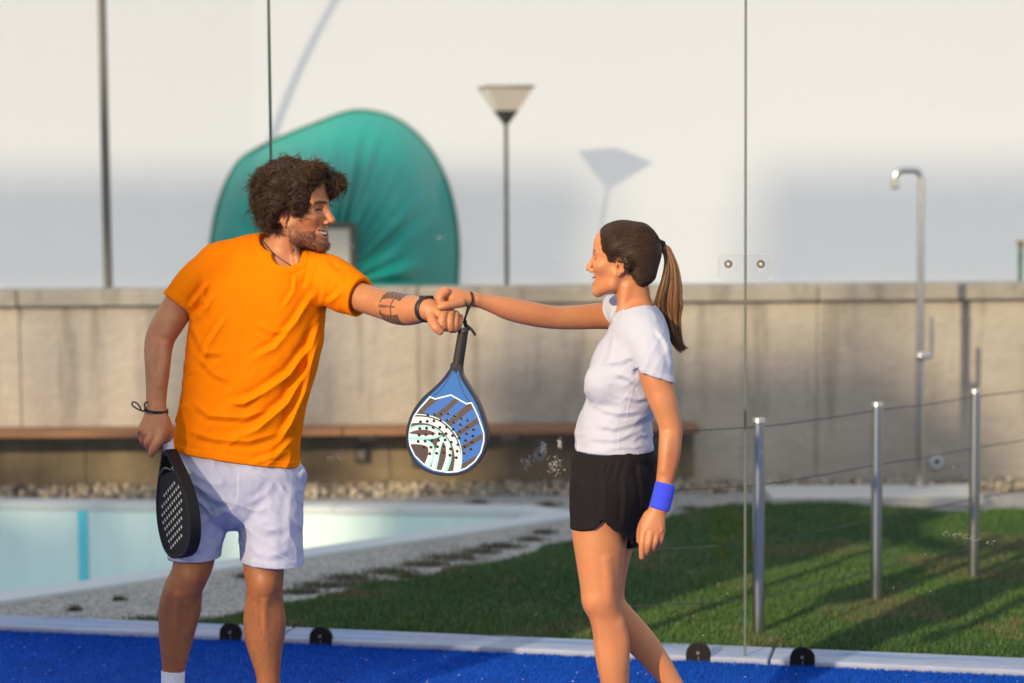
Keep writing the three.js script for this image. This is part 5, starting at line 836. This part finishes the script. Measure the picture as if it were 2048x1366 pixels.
    sf2.add(chain([{ p: pt(-0.06, 0.05), a: 0.04, b: 0.045 }, { p: pt(0.03, 0.055), a: 0.046, b: 0.045 }, { p: pt(0.12, 0.04), a: 0.05, b: 0.036 }, { p: pt(0.19, 0.032), a: 0.042, b: 0.026 }]), 0.02); sf2.add(cap(pt(-0.03, 0.06), pt(-0.02, 0.11), 0.045, 0.045), 0.03);
    const b2 = new THREE.Box3().setFromCenterAndSize(pt(0.06, 0.06), V(0.36, 0.24, 0.42)); wput('shoe', skinNet((x, y, z) => Math.max(sf2.at(x, y, z), 0.006 - y, y - 0.125), b2.min, b2.max, 0.006), mat({ color: lin(0.55, 0.55, 0.56), roughness: 0.6 }), man, base);
  }
  // ---- watch, cord bracelet, necklace
  const black = mat({ color: lin(0.012, 0.012, 0.013), roughness: 0.5 });
  { const c = s(853, 618.5, 1, 0.376).p, ax = fT.clone(), q = new THREE.Quaternion().setFromUnitVectors(V(0, 0, 1), ax), prof = []; const g = new THREE.TorusGeometry(0.034, 0.0062, 10, 48); g.scale(1.0, 1.0, 1.9); g.applyQuaternion(q); g.translate(c.x, c.y, c.z); wput('watch_strap', g, black, man, base); const w = new RoundedBoxGeometry(0.034, 0.012, 0.034, 3, 0.004); w.translate(0, 0.036, 0); w.applyQuaternion(q); w.rotateZ(0); w.translate(c.x, c.y, c.z); wput('watch_case', w, phys({ color: lin(0.02, 0.02, 0.022), roughness: 0.25 }), man, base); }
  { const c = s(312.5, 820, 1, 0.125).p, ring = (dy, tilt, r) => { const g = new THREE.TorusGeometry(0.0355, r, 8, 40); g.scale(1.0, 0.92, 1); g.rotateX(Math.PI / 2); g.rotateZ(tilt); g.rotateX(0.12); g.translate(c.x, c.y + dy, c.z); return g; }; wput('cord_bracelet', merge([ring(0.002, -0.12, 0.0028), ring(-0.003, -0.13, 0.0026), ring(-0.009, -0.1, 0.002)]), black, man, base);
    const q = (x, y, d = 0.15) => s(x, y, 1, d).p; wput('bracelet_bow', merge([tube([q(292, 818), q(286, 822), q(279, 820), q(270, 815), q(264, 809), q(266, 804), q(273, 806), q(279, 813), q(284, 822), q(288, 822), q(291, 815)], 0.0025, 50, 7), tube([q(292, 818), q(289, 812), q(290, 806), q(296, 804)], 0.0025, 20, 7)]), black, man, base); }
  { const q = (x, y, d) => s(x, y, 1, d).p, pts = []; for (const [x, y, dz] of [[519, 468, 0.0], [528, 488, 0.06], [545, 508, 0.1], [566, 524, 0.12], [584, 533, 0.12], [598, 524, 0.1], [607, 508, 0.06], [600, 490, -0.03], [560, 470, -0.07]]) { const p = q(x, y, dz); for (let k = 0; k < 40; k++) { const d = body.at(p.x, p.y, p.z); if (Math.abs(d - 0.0012) < 0.0004) break; p.z -= (d - 0.0012) * 0.8; if (p.z > -6.05 || p.z < -6.5) break; } pts.push(p); } wput('necklace', tube(pts, 0.0016, 120, 6, true), black, man, base); }
}
// ---------------------------------------------------------------- the woman with the ponytail
{
  const D = 6.0, s = stations(D), base = P(1240, 1515, D).setY(0), woman = thing('person', 'player with long ponytail in white shirt and black shorts reaching out her fist', 'person', base);
  const body = new Field();
  const torsoSt = [[1276, 632, 34, 0, 2.0], [1278, 655, 55, 0, 1.85], [1273, 700, 69, 0, 1.56], [1261, 736, 79, 0, 1.32], [1251, 772, 79, 0, 1.22], [1246, 800, 68, 0, 1.32], [1234, 828, 68, 0, 1.26], [1228, 867, 75, 0, 1.24], [1228, 905, 77, 0, 1.32]];
  const inT = (q, d) => { const o = s(...q); o.a -= d; o.b -= d; return o; };
  body.add(chain(torsoSt.map((q) => inT(q, 0.009)), { cap0: 0.03 }), 0.01);
  body.add(chain([s(1262, 655, 40, 0), s(1268, 628, 36, 0), s(1268, 600, 33.5, 0), s(1262, 560, 34, 0), s(1258, 530, 36, 0)]), 0.025);
  body.add(chain([s(1240, 640, 8, 0.03), s(1246, 610, 8, 0.036), s(1254, 575, 8, 0.04)]), 0.02);
  const finger = (k, ...q) => body.add(chain(q.map((o) => s(...o)), { sub: 3 }), k);
  // hanging arm
  body.add(chain([s(1300, 672, 32, 0.125), s(1306, 715, 33, 0.165), s(1311, 752, 31.5, 0.18), s(1319, 782, 29.6, 0.185), s(1327, 806, 27.5, 0.19), s(1338, 842, 24, 0.19), s(1341, 863, 23.2, 0.19), s(1339, 905, 22.6, 0.195), s(1332, 948, 18.8, 0.205), s(1325, 985, 16.2, 0.21), s(1318, 1016, 16.8, 0.215, 0.85)]), 0.02);
  body.add(chain([s(1318, 1014, 16.5, 0.215, 0.85), s(1310, 1036, 22, 0.22, 0.6), s(1305, 1056, 25.5, 0.225, 0.5), s(1303, 1068, 24, 0.225, 0.5)]), 0.01);
  finger(0.0045, [1287, 1066, 8.2, 0.23], [1285, 1085, 7.6, 0.238], [1284, 1102, 6.6, 0.235], [1283.5, 1114, 5.5, 0.23]);
  finger(0.0045, [1301, 1068, 8.2, 0.235], [1297.5, 1086, 7.6, 0.242], [1295, 1098, 6.8, 0.235], [1292, 1106, 5.8, 0.225]);
  finger(0.0045, [1313.5, 1066, 7.8, 0.23], [1310, 1083, 7.2, 0.236], [1306.5, 1094, 6.4, 0.228], [1303, 1101, 5.6, 0.215]);
  finger(0.0045, [1324, 1061, 7, 0.22], [1321.5, 1076, 6.4, 0.225], [1319, 1086, 5.8, 0.218], [1315, 1094, 5, 0.205]);
  finger(0.007, [1296, 1032, 10.5, 0.215], [1285, 1050, 8.8, 0.21], [1280, 1067, 7.6, 0.2], [1279, 1082, 6.4, 0.192]);
  // arm reaching to the bump
  body.add(chain([s(1255, 640, 33, -0.12), s(1225, 633, 27.5, -0.14), s(1198, 632, 26.3, -0.13), s(1160, 634.5, 24.4, -0.1), s(1110, 635, 23.2, -0.06), s(1065, 628, 24.2, -0.03), s(1020, 618, 23, -0.005), s(985, 608, 17.6, 0.015), s(950, 599, 12.8, 0.03, 1.35)]), 0.02);
  body.add(chain([s(950, 599, 12.8, 0.03, 1.3), s(928, 597, 16.5, 0.035, 1.25), s(908, 595, 19.3, 0.035, 1.3), s(894, 590, 15.5, 0.03, 1.6)]), 0.012);
  finger(0.004, [891, 584, 9.6, 0.07], [881, 593, 9, 0.08], [882, 606, 8.2, 0.08], [892, 608, 7, 0.072]);
  finger(0.004, [890, 582, 9.4, 0.045], [879, 591, 9, 0.05], [881, 606, 8.2, 0.05], [892, 608, 7, 0.045]);
  finger(0.004, [892, 584, 9, 0.02], [881, 593, 8.6, 0.022], [883, 607, 7.8, 0.022], [893, 608, 6.8, 0.02]);
  finger(0.004, [895, 589, 8, -0.003], [886, 597, 7.6, -0.003], [888, 608, 7, -0.003], [896, 608, 6.4, -0.003]);
  finger(0.006, [922, 605, 10, 0.062], [904, 609, 9, 0.08], [889, 612, 8, 0.092], [880, 614.5, 6.6, 0.094]);
  // legs
  body.add(chain([s(1212, 985, 66, 0.07, 0.85), s(1198, 1050, 56, 0.075, 0.95), s(1200, 1108, 50, 0.08), s(1201.5, 1168, 42.3, 0.085), s(1202, 1198, 39.3, 0.088), s(1210, 1227, 33.8, 0.085), s(1218, 1257, 34.2, 0.08), s(1222.5, 1287, 35.6, 0.075), s(1225, 1317, 34.2, 0.075), s(1228, 1346, 31, 0.075), s(1229.5, 1366, 28.7, 0.075), s(1230, 1420, 20, 0.075), s(1230, 1470, 16, 0.075), s(1230, 1505, 18, 0.075)]), 0.015);
  body.add(chain([s(1234, 985, 62, -0.075, 0.9), s(1225, 1060, 50, -0.08), s(1214, 1130, 43, -0.085), s(1212, 1185, 37, -0.085), s(1222, 1218, 34.5, -0.085), s(1252, 1252, 33, -0.085), s(1283, 1285, 31.4, -0.085), s(1305, 1312, 28, -0.085), s(1324, 1337, 24.6, -0.085), s(1343, 1364, 21, -0.085), s(1370, 1402, 16.5, -0.085), s(1390, 1432, 17, -0.085)]), 0.012);
  body.add(ell(s(1184, 1204, 1, 0.1).p, 0.02, 0.03, 0.032), 0.02); body.add(chain([s(1212, 1120, 9, 0.14), s(1216, 1165, 9, 0.135), s(1216, 1200, 7, 0.125)]), 0.018); body.add(chain([s(1236, 1250, 12, 0.1), s(1244, 1285, 13, 0.095), s(1243, 1330, 8, 0.09)]), 0.02); body.add(chain([s(1198, 1240, 4, 0.115), s(1204, 1300, 4, 0.11), s(1212, 1360, 4, 0.1)]), 0.014);
  body.add(ell(s(1352, 866, 1, 0.18).p, 0.014, 0.016, 0.016), 0.015); body.add(chain([s(1334, 880, 9, 0.215), s(1332, 905, 10, 0.22), s(1328, 940, 6, 0.222)]), 0.018);
  for (const [x0, y0, x1, y1] of [[1288, 1066, 1304, 1036], [1301, 1067, 1308, 1036], [1313, 1065, 1313, 1036], [1323, 1061, 1318, 1038]]) body.add(cap(s(x0, y0, 1, 0.236).p, s(x1, y1, 1, 0.233).p, 0.0036, 0.0022), 0.006);
  // ---- head
  const HF = headField({ smile: 1, female: 1 }), hs = 0.905, head = placeHead(HF, P(1243.5, 531, D), V(-Math.cos(0.28), 0, -Math.sin(0.28)), 0.045, 0, hs);
  body.add(head.prim, 0.02);
  const skinC = (x, y, z) => {
    const n = fbm(x * 60, y * 60, z * 60, 3), m = fbm(x * 9, y * 9, z * 9, 2); const bl = fbm(x * 20, y * 20, z * 20 + 7, 2) - 0.5; let r = 0.47 + 0.10 * (m - 0.5) + 0.04 * bl, g = 0.185 + 0.06 * (m - 0.5) - 0.02 * bl, b = 0.074 + 0.03 * (m - 0.5); const k = 0.95 + 0.1 * n; r *= k; g *= k; b *= k;
    const [hx, hy, hz] = head.toHead(x, y, z), ax = Math.abs(hx);
    if (hy > -0.13 && hy < 0.16 && ax < 0.09 && hz > 0.04) {
      const yc = -0.0555 + 0.0115 * (hx / 0.031) ** 2; if (ax < 0.031 && hz > 0.062) { const q = Math.abs(hy - yc) - 0.0085 * Math.sqrt(Math.max(0, 1 - (hx / 0.031) ** 2)); if (q < 0.006) { const t = sstep(0.0065, 0.002, q); r = lerp(r, 0.40, t); g = lerp(g, 0.12, t); b = lerp(b, 0.085, t); } if (q < -0.0008) { r = 0.06; g = 0.014; b = 0.012; } }
      const by = 0.043 + 0.004 * Math.sin(clamp((ax - 0.01) / 0.04, 0, 1) * Math.PI * 0.8) - 0.12 * Math.max(0, ax - 0.04); if (ax > 0.01 && ax < 0.05) { const t = sstep(0.004, 0.0018, Math.abs(hy - by)) * 0.9; r = lerp(r, 0.06, t); g = lerp(g, 0.032, t); b = lerp(b, 0.02, t); }
      const ex = ax - 0.032, ey = 0.0195 - 7 * ex * ex; if (Math.abs(ex) < 0.0165) { const q = Math.abs(hy - ey), t = sstep(0.0056, 0.0036, q) * (ex > -0.014 ? 1 : 0); r = lerp(r, 0.05, t); g = lerp(g, 0.028, t); b = lerp(b, 0.02, t); }
      const ck = sstep(0.024, 0.008, Math.hypot(ax - 0.04, hy + 0.012)) * 0.3; r = lerp(r, 0.6, ck); g = lerp(g, 0.25, ck); b = lerp(b, 0.16, ck);
    }
    return [r, g, b];
  };
  const at = (x, y, z) => body.at(x, y, z), net = (pts, dn, df, h) => { const b = around(pts, D, dn, df, 0); return skinNet(at, b.min, b.max, h, skinC); };
  const parts = [
    net([[1155, 425], [1335, 665]], 0.14, 0.14, 0.0021), net([[1262, 700], [1385, 1000]], 0.28, -0.1, 0.0045), net([[1262, 1000.01], [1350, 1130]], 0.3, -0.12, 0.0025),
    net([[970.01, 570], [1260, 670]], 0.06, 0.22, 0.004), net([[860, 560], [970, 650]], 0.15, 0.06, 0.0025), net([[1120, 1010], [1420, 1512]], 0.2, 0.2, 0.006),
  ];
  wput('body', merge(parts), skinMat(), woman, base);
  { const list = []; for (let i = -5; i <= 5; i++) { const x = i * 0.0056, z = 0.0905 - 13 * x * x, top = -0.0485 + 7 * x * x, g = new RoundedBoxGeometry(Math.abs(i) < 2 ? 0.0058 : 0.0052, 0.011 - Math.abs(i) * 0.0006, 0.004, 2, 0.0013); g.rotateY(Math.atan(26 * x)); g.translate(x, top - 0.005, z - 0.0025); list.push(g); } const g = merge(list); g.applyMatrix4(head.m); wput('teeth', g, phys({ color: lin(0.7, 0.64, 0.56), roughness: 0.3 }), woman, base); }
  // ---- hair drawn back into a ponytail
  const hairMask = profileMask([[0.09, 0.16], [0.079, 0.122], [0.071, 0.106], [0.062, 0.088], [0.059, 0.066], [0.053, 0.05], [0.04, 0.034], [0.032, 0.016], [0.022, 0.012], [0.016, 0.026], [-0.002, 0.036], [-0.018, 0.028], [-0.026, -0.006], [-0.037, -0.034], [-0.056, -0.062], [-0.076, -0.08], [-0.09, -0.07], [-0.2, -0.03], [-0.2, 0.3], [0.09, 0.3]]);
  const nape = ell(V(0, -0.028, -0.066), 0.052, 0.05, 0.034);
  const hairF = { at: (x, y, z) => { const mk = hairMask(z, y) + 0.005 * (noise3(x * 160, y * 160, z * 40) - 0.5); return Math.max(smin(HF.at(x, y, z), nape.f(x, y, z) + 0.008, 0.03) - 0.0015 - (0.006 + 0.005 * sstep(0.06, 0.0, z) + 0.008 * sstep(-0.03, -0.08, z)) * sstep(0.0, -0.024, mk), mk); } };
  const hairAt = (X, Y, Z) => { const [x, y, z] = head.toHead(X, Y, Z); return hairF.at(x, y, z) * hs; };
  const hb = around([[1165, 425], [1335, 605]], D, 0.14, 0.14, 0), tie = P(1320, 493, D), tieH = V(...head.toHead(tie.x, tie.y, tie.z));
  const hcol = (x, y, z) => { const k = 0.75 + 0.5 * noise3(x * 40, y * 160, z * 160); return [0.03 * k, 0.016 * k, 0.009 * k]; };
  const massG = skinNet(hairAt, hb.min, hb.max, 0.0032, hcol); massG.deleteAttribute('uv');
  const ST = strands(), pp = massG.attributes.position;
  for (let i = 0; i < 5200; i++) {                          // strands combed over the head towards the tie
    const k = Math.floor(rnd() * pp.count), p = V(...head.toHead(pp.getX(k), pp.getY(k), pp.getZ(k))); if (p.distanceTo(tieH) < 0.02) continue;
    const pts = [], M = 9, c = V(0, 0.04, -0.02), r0 = p.clone().sub(c), r1 = tieH.clone().sub(c), l0 = r0.length(), l1 = r1.length(); let ok = true; const span = rr(0.5, 1), lift = rr(0.0002, 0.0016);
    for (let j = 0; j <= M; j++) { const t = j / M * span, d = r0.clone().normalize().lerp(r1.clone().normalize(), t).normalize(), q = c.clone().addScaledVector(d, lerp(l0, l1, t)); for (let w = 0; w < 6; w++) { const e = 0.002, v = hairF.at(q.x, q.y, q.z); const g = V(hairF.at(q.x + e, q.y, q.z) - v, hairF.at(q.x, q.y + e, q.z) - v, hairF.at(q.x, q.y, q.z + e) - v).normalize(); q.addScaledVector(g, -(v - lift) * 0.8); } if (q.distanceTo(c) > 0.16) ok = false; pts.push(q.applyMatrix4(head.m)); }
    if (!ok) continue; const lite = rr(0.6, 1.35) * (rnd() < 0.1 ? 1.7 : 1); ST.add(pts, 0.0006, 0.00045, [0.05 * lite, 0.027 * lite, 0.015 * lite]);
  }
  // ponytail
  const guide = new THREE.CatmullRomCurve3([[1316, 492], [1330, 497], [1341, 525], [1342, 565], [1337, 610], [1345, 655], [1356, 690], [1366, 704]].map(([x, y]) => P(x, y, D))), wid = [8, 10, 17, 24, 30, 20, 13, 7].map((w) => w * D / FPX), dep = [0.012, 0.014, 0.02, 0.024, 0.026, 0.02, 0.014, 0.008];
  const W_ = (a, t) => { const q = t * (a.length - 1), i = Math.min(a.length - 2, Math.floor(q)); return lerp(a[i], a[i + 1], q - i); };
  for (let i = 0; i < 2100; i++) {
    const an = rr(0, 6.28), rad = Math.sqrt(rnd()), u = Math.cos(an) * rad, v = Math.sin(an) * rad, end = rr(0.72, 1) + (rnd() < 0.08 ? 0.03 : 0), pts = [], ph = rr(0, 6.28), M = 20, curl = rr(0, 1);
    for (let j = 0; j <= M; j++) { const t = Math.min(1, j / M * end), p = guide.getPointAt(t), tg = guide.getTangentAt(t), e1 = V(tg.y, -tg.x, 0).normalize(), wv = 0.0028 * Math.sin(t * 8 + ph) * t; p.addScaledVector(e1, u * W_(wid, t) + wv).add(V(0, 0, v * W_(dep, t) + wv * 0.6)); if (t > 0.8) p.add(V(0.022 * curl * (t - 0.8) / 0.2 * Math.max(0, u + 0.5), 0.016 * curl * ((t - 0.8) / 0.2) ** 2, 0)); pts.push(p); }
    const streak = noise3(u * 9 + 3, v * 9 + 3, 3), gold = sstep(0.42, 0.7, streak), lite = rr(0.75, 1.3); ST.add(pts, rr(0.0009, 0.0014), 0.0004, [lerp(0.07, 0.3, gold) * lite, lerp(0.037, 0.155, gold) * lite, lerp(0.02, 0.062, gold) * lite]);
  }
  wput('hair', merge([massG, ST.geo()]), phys({ vertexColors: true, roughness: 0.42, specularIntensity: 0.5 }), woman, base);
  { const g = []; for (let k = 0; k < 3; k++) { const t = new THREE.TorusGeometry(0.0125, 0.0055, 10, 28); t.scale(0.8, 1.15, 1); t.rotateY(Math.PI / 2); t.rotateZ(-0.35); t.translate(tie.x + (k - 1) * 0.006, tie.y + (k - 1) * -0.003, tie.z); g.push(t); } wput('hair_tie', merge(g), mat({ color: lin(0.012, 0.011, 0.012), roughness: 0.9 }), woman, base); }
  // ---- shirt
  const shirt = new Field(); shirt.add(chain(torsoSt.map((q) => s(...q)), { cap0: 0.035 }), 0.01); shirt.add(ell(s(1207, 768, 1, 0.075).p, 0.056, 0.06, 0.062), 0.03); shirt.add(ell(s(1207, 768, 1, -0.075).p, 0.056, 0.06, 0.062), 0.03);
  const lin3 = (a, b) => { const n = b.clone().sub(a).normalize(); return (x, y, z) => (x - b.x) * n.x + (y - b.y) * n.y + (z - b.z) * n.z; };
  const sl1 = chain([s(1292, 668, 40, 0.1), s(1301, 695, 41, 0.15), s(1306, 725, 38.5, 0.175), s(1310, 752, 36, 0.182), s(1317, 785, 36, 0.185)]), end1 = lin3(s(1301, 715, 1, 0.175).p, s(1310, 751, 1, 0.183).p);
  const nn1 = V(-0.3, -0.94, 0.1); const q1 = s(1310, 751, 1, 0.183).p, cut1 = (x, y, z) => (x - q1.x) * -0.31 + (y - q1.y) * -0.95;
  const sl2 = chain([s(1262, 640, 36, -0.1), s(1240, 624, 33, -0.135), s(1222, 622, 32, -0.14), s(1190, 630, 30, -0.13)]), q2 = s(1207, 627, 1, -0.14).p, cut2 = (x, y, z) => (x - q2.x) * -0.95 + (y - q2.y) * -0.3 + 9 * ((y - q2.y) ** 2);
  shirt.add({ c: sl1.c, R: sl1.R, f: (x, y, z) => Math.max(sl1.f(x, y, z), cut1(x, y, z)) }, 0.025); shirt.add({ c: sl2.c, R: sl2.R, f: (x, y, z) => Math.max(sl2.f(x, y, z), cut2(x, y, z)) }, 0.025);
  { const c = chain([s(1308, 738, 33, 0.18), s(1316, 785, 33, 0.185)]); shirt.add({ c: c.c, R: c.R, f: (x, y, z) => Math.max(c.f(x, y, z), -(cut1(x, y, z) + 0.01)) }, 0.001, 1); }
  const collar = chain([s(1270, 638, 36, 0, 1.5), s(1270, 612, 38, 0, 1.5), s(1264, 570, 60, 0, 1.3)]), colF = ell(s(1250, 634, 1, 0.0).p, 0.033, 0.02, 0.06), colAt = (x, y, z) => Math.min(collar.f(x, y, z), colF.f(x, y, z));
  shirt.add({ c: collar.c, R: collar.R + 0.08, f: colAt }, 0.004, 1);
  const folds = foldSet([[0.005, 0.009, 1186, 806, 1230, 818, 1290, 812], [0.005, 0.009, 1180, 838, 1225, 846, 1298, 828], [0.0045, 0.009, 1168, 866, 1220, 868, 1295, 846], [0.005, 0.009, 1215, 735, 1250, 745, 1285, 765], [0.004, 0.009, 1200, 720, 1235, 715, 1262, 700], [0.004, 0.008, 1225, 660, 1218, 700, 1198, 740], [0.005, 0.008, 1290, 700, 1275, 730, 1272, 756], [0.004, 0.010, 1310, 670, 1330, 700, 1336, 735], [0.0045, 0.008, 1240, 780, 1270, 790, 1296, 785], [0.004, 0.008, 1255, 870, 1280, 860, 1300, 866], [0.004, 0.008, 1200, 885, 1240, 880, 1290, 885], [0.005, 0.008, 1300, 646, 1318, 668, 1334, 700], [0.0045, 0.007, 1226, 605, 1222, 625, 1226, 645], [0.002, 0.0022, 1262, 760, 1250, 810, 1247, 840], [0.002, 0.0022, 1233, 845, 1232, 900]], D);
  const yh = P(1228, 899, D).y, shirtAt = (x, y, z) => {
    let d = shirt.at(x, y, z); if (d > 0.05 || d < -0.05) return Math.max(d, yh - y);
    d -= folds(x, y) * sstep(-6.1, -5.95, z) + 0.008 * (fbm(x * 13, y * 11, z * 11, 3) - 0.5) + 0.0055 * crease(x, y, z, 26, 0.95, 0.2) * sstep(1.5, 1.2, y + 0.25) + 0.002 * crease(x, y, z, 30, 0.6, 0.8); const hd = yh - y; if (hd > -0.016) d -= 0.0015 * sstep(-0.016, -0.0135, hd); const cd = colAt(x, y, z); if (cd < 0.012) d -= 0.0016 * sstep(0.012, 0.009, cd); const c1 = cut1(x, y, z); if (c1 > -0.015 && z > -5.9 && x > -10) d -= sl1.f(x, y, z) < 0.02 ? 0.0015 * sstep(-0.015, -0.0125, c1) : 0; return Math.max(d, hd);
  };
  const bb = around([[1140, 580], [1365, 915]], D, 0.27, 0.24, 0); wput('shirt', skinNet(shirtAt, bb.min, bb.max, 0.0042), phys({ color: lin(0.43, 0.45, 0.52), roughness: 0.95, specularIntensity: 0.2, bumpMap: fabricBump, bumpScale: 0.0005 }), woman, base);
  // ---- shorts with curved side slit
  const sh = new Field(); sh.add(chain([s(1228, 885, 62, 0, 1.25), s(1228, 903, 70, 0, 1.27), s(1229, 928, 84, 0, 1.3), s(1226, 970, 86, 0, 1.3), s(1222, 1005, 78, 0, 1.3)], { cap1: 0.03 }), 0.01); sh.add(chain([s(1212, 975, 74, 0.075, 0.95), s(1202, 1040, 63.5, 0.078, 1), s(1204, 1110, 61, 0.08, 1)]), 0.02); sh.add(chain([s(1234, 975, 66, -0.075, 0.95), s(1231, 1040, 57, -0.08, 1), s(1226, 1110, 52, -0.085, 1)]), 0.02);
  const holW = chain([s(1201, 1020, 58.5, 0.078, 1), s(1203, 1120, 57, 0.08, 1)]);
  const hemPts = [[1130, 1057], [1140, 1057], [1165, 1055], [1185, 1050], [1196, 1042], [1203, 1030], [1210, 1040], [1225, 1054], [1248, 1066], [1258, 1078], [1262, 1090], [1300, 1091]].map(([x, y]) => P(x, y, D - 0.08)), farHem = P(1240, 1091, D + 0.08).y;
  const hemY = (x, z) => { if (z < -6.02) return farHem; let i = 0; while (i < hemPts.length - 2 && x > hemPts[i + 1].x) i++; const a = hemPts[i], b = hemPts[i + 1]; return lerp(a.y, b.y, clamp((x - a.x) / (b.x - a.x), 0, 1)); };
  const sfold = foldSet([[0.004, 0.009, 1270, 905, 1280, 960, 1285, 1030], [0.004, 0.010, 1200, 905, 1205, 960, 1203, 1030], [0.004, 0.010, 1160, 930, 1158, 990, 1150, 1050], [0.004, 0.009, 1240, 920, 1245, 980, 1240, 1050]], D);
  const shAt = (x, y, z) => { let d = sh.at(x, y, z); const hm = hemY(x, z) - y; if (d < 0.04 && d > -0.04) { d -= sfold(x, y) + 0.008 * (fbm(x * 14, y * 8, z * 14, 3) - 0.5) + 0.0022 * sstep(0.04, 0, Math.abs(y - (yh - 0.035))) * sstep(0.0, -0.02, y - yh) * Math.sin((x + z) * 260); if (hm > -0.01) d -= 0.0012; } if (hm > -0.008 && d < 0.01 && z > -6.02) d = Math.max(d, -holW.f(x, y, z)); return Math.max(d, hm); };
  const sb = around([[1125, 872], [1330, 1105]], D, 0.24, 0.24, 0); wput('shorts', skinNet(shAt, sb.min, sb.max, 0.0042), phys({ color: lin(0.013, 0.0105, 0.011), roughness: 0.9, specularIntensity: 0.3, bumpMap: fabricBump, bumpScale: 0.0005 }), woman, base);
  // ---- sweatband
  { const a = s(1331, 966, 20.5, 0.208), m = s(1325, 994, 21.3, 0.212), b = s(1318, 1019, 21, 0.216), f = chain([s(1334, 952, 20.5, 0.206), a, m, b, s(1315, 1032, 21, 0.218)]), n = b.p.clone().sub(a.p).normalize(), f0 = (x, y, z) => (a.p.x - x) * n.x + (a.p.y - y) * n.y + (a.p.z - z) * n.z, f1 = (x, y, z) => (x - b.p.x) * n.x + (y - b.p.y) * n.y + (z - b.p.z) * n.z;
    const rd = (p, q, k) => { const u = Math.max(p + k, 0), v = Math.max(q + k, 0); return Math.min(Math.max(p, q), -k) + Math.hypot(u, v); };
    const bx = new THREE.Box3().setFromCenterAndSize(m.p, V(0.12, 0.15, 0.12)); wput('sweatband', skinNet((x, y, z) => { const d = f.f(x, y, z) - 0.0012 * (noise3(x * 600, y * 600, z * 600) - 0.5), e = Math.max(f0(x, y, z), f1(x, y, z)); return rd(d, e, 0.004) - 0.0009 * 0 + (Math.abs(f0(x, y, z) + n.dot(b.p.clone().sub(a.p)) * 0.62) < 0.0016 ? 0.001 : 0); }, bx.min, bx.max, 0.0028), phys({ color: lin(0.03, 0.055, 0.62), roughness: 0.95, sheen: 0.6, sheenColor: lin(0.3, 0.35, 1) }), woman, base); }
  // ---- shoes and socks
  const white = phys({ color: lin(0.66, 0.66, 0.7), roughness: 0.9 });
  for (const [px, py, dz, lift] of [[1230, 1500, 0.075, 0], [1390, 1432, -0.085, 0.05]]) {
    const foot = s(px, py, 1, dz).p, dir = V(-1, 0, 0.1), F2 = new Field(), pt = (u, y) => foot.clone().setY(y).addScaledVector(dir, u), tl = lift;
    F2.add(chain([{ p: pt(-0.05, 0.045 + tl), a: 0.04, b: 0.036 }, { p: pt(0.03, 0.048 + tl * 0.5), a: 0.04, b: 0.038 }, { p: pt(0.11, 0.036), a: 0.03, b: 0.04 }, { p: pt(0.165, 0.03), a: 0.022, b: 0.034 }]), 0.02); F2.add(cap(pt(-0.02, 0.05 + tl), foot.clone().setY(Math.max(foot.y, 0.11 + tl)), 0.036, 0.03), 0.03);
    const b2 = new THREE.Box3().setFromCenterAndSize(pt(0.05, 0.08), V(0.34, 0.3, 0.2)); wput('shoe', skinNet((x, y, z) => Math.max(F2.at(x, y, z), 0.006 - y), b2.min, b2.max, 0.006), white, woman, base);
  }
}
renderer.render(scene, camera);
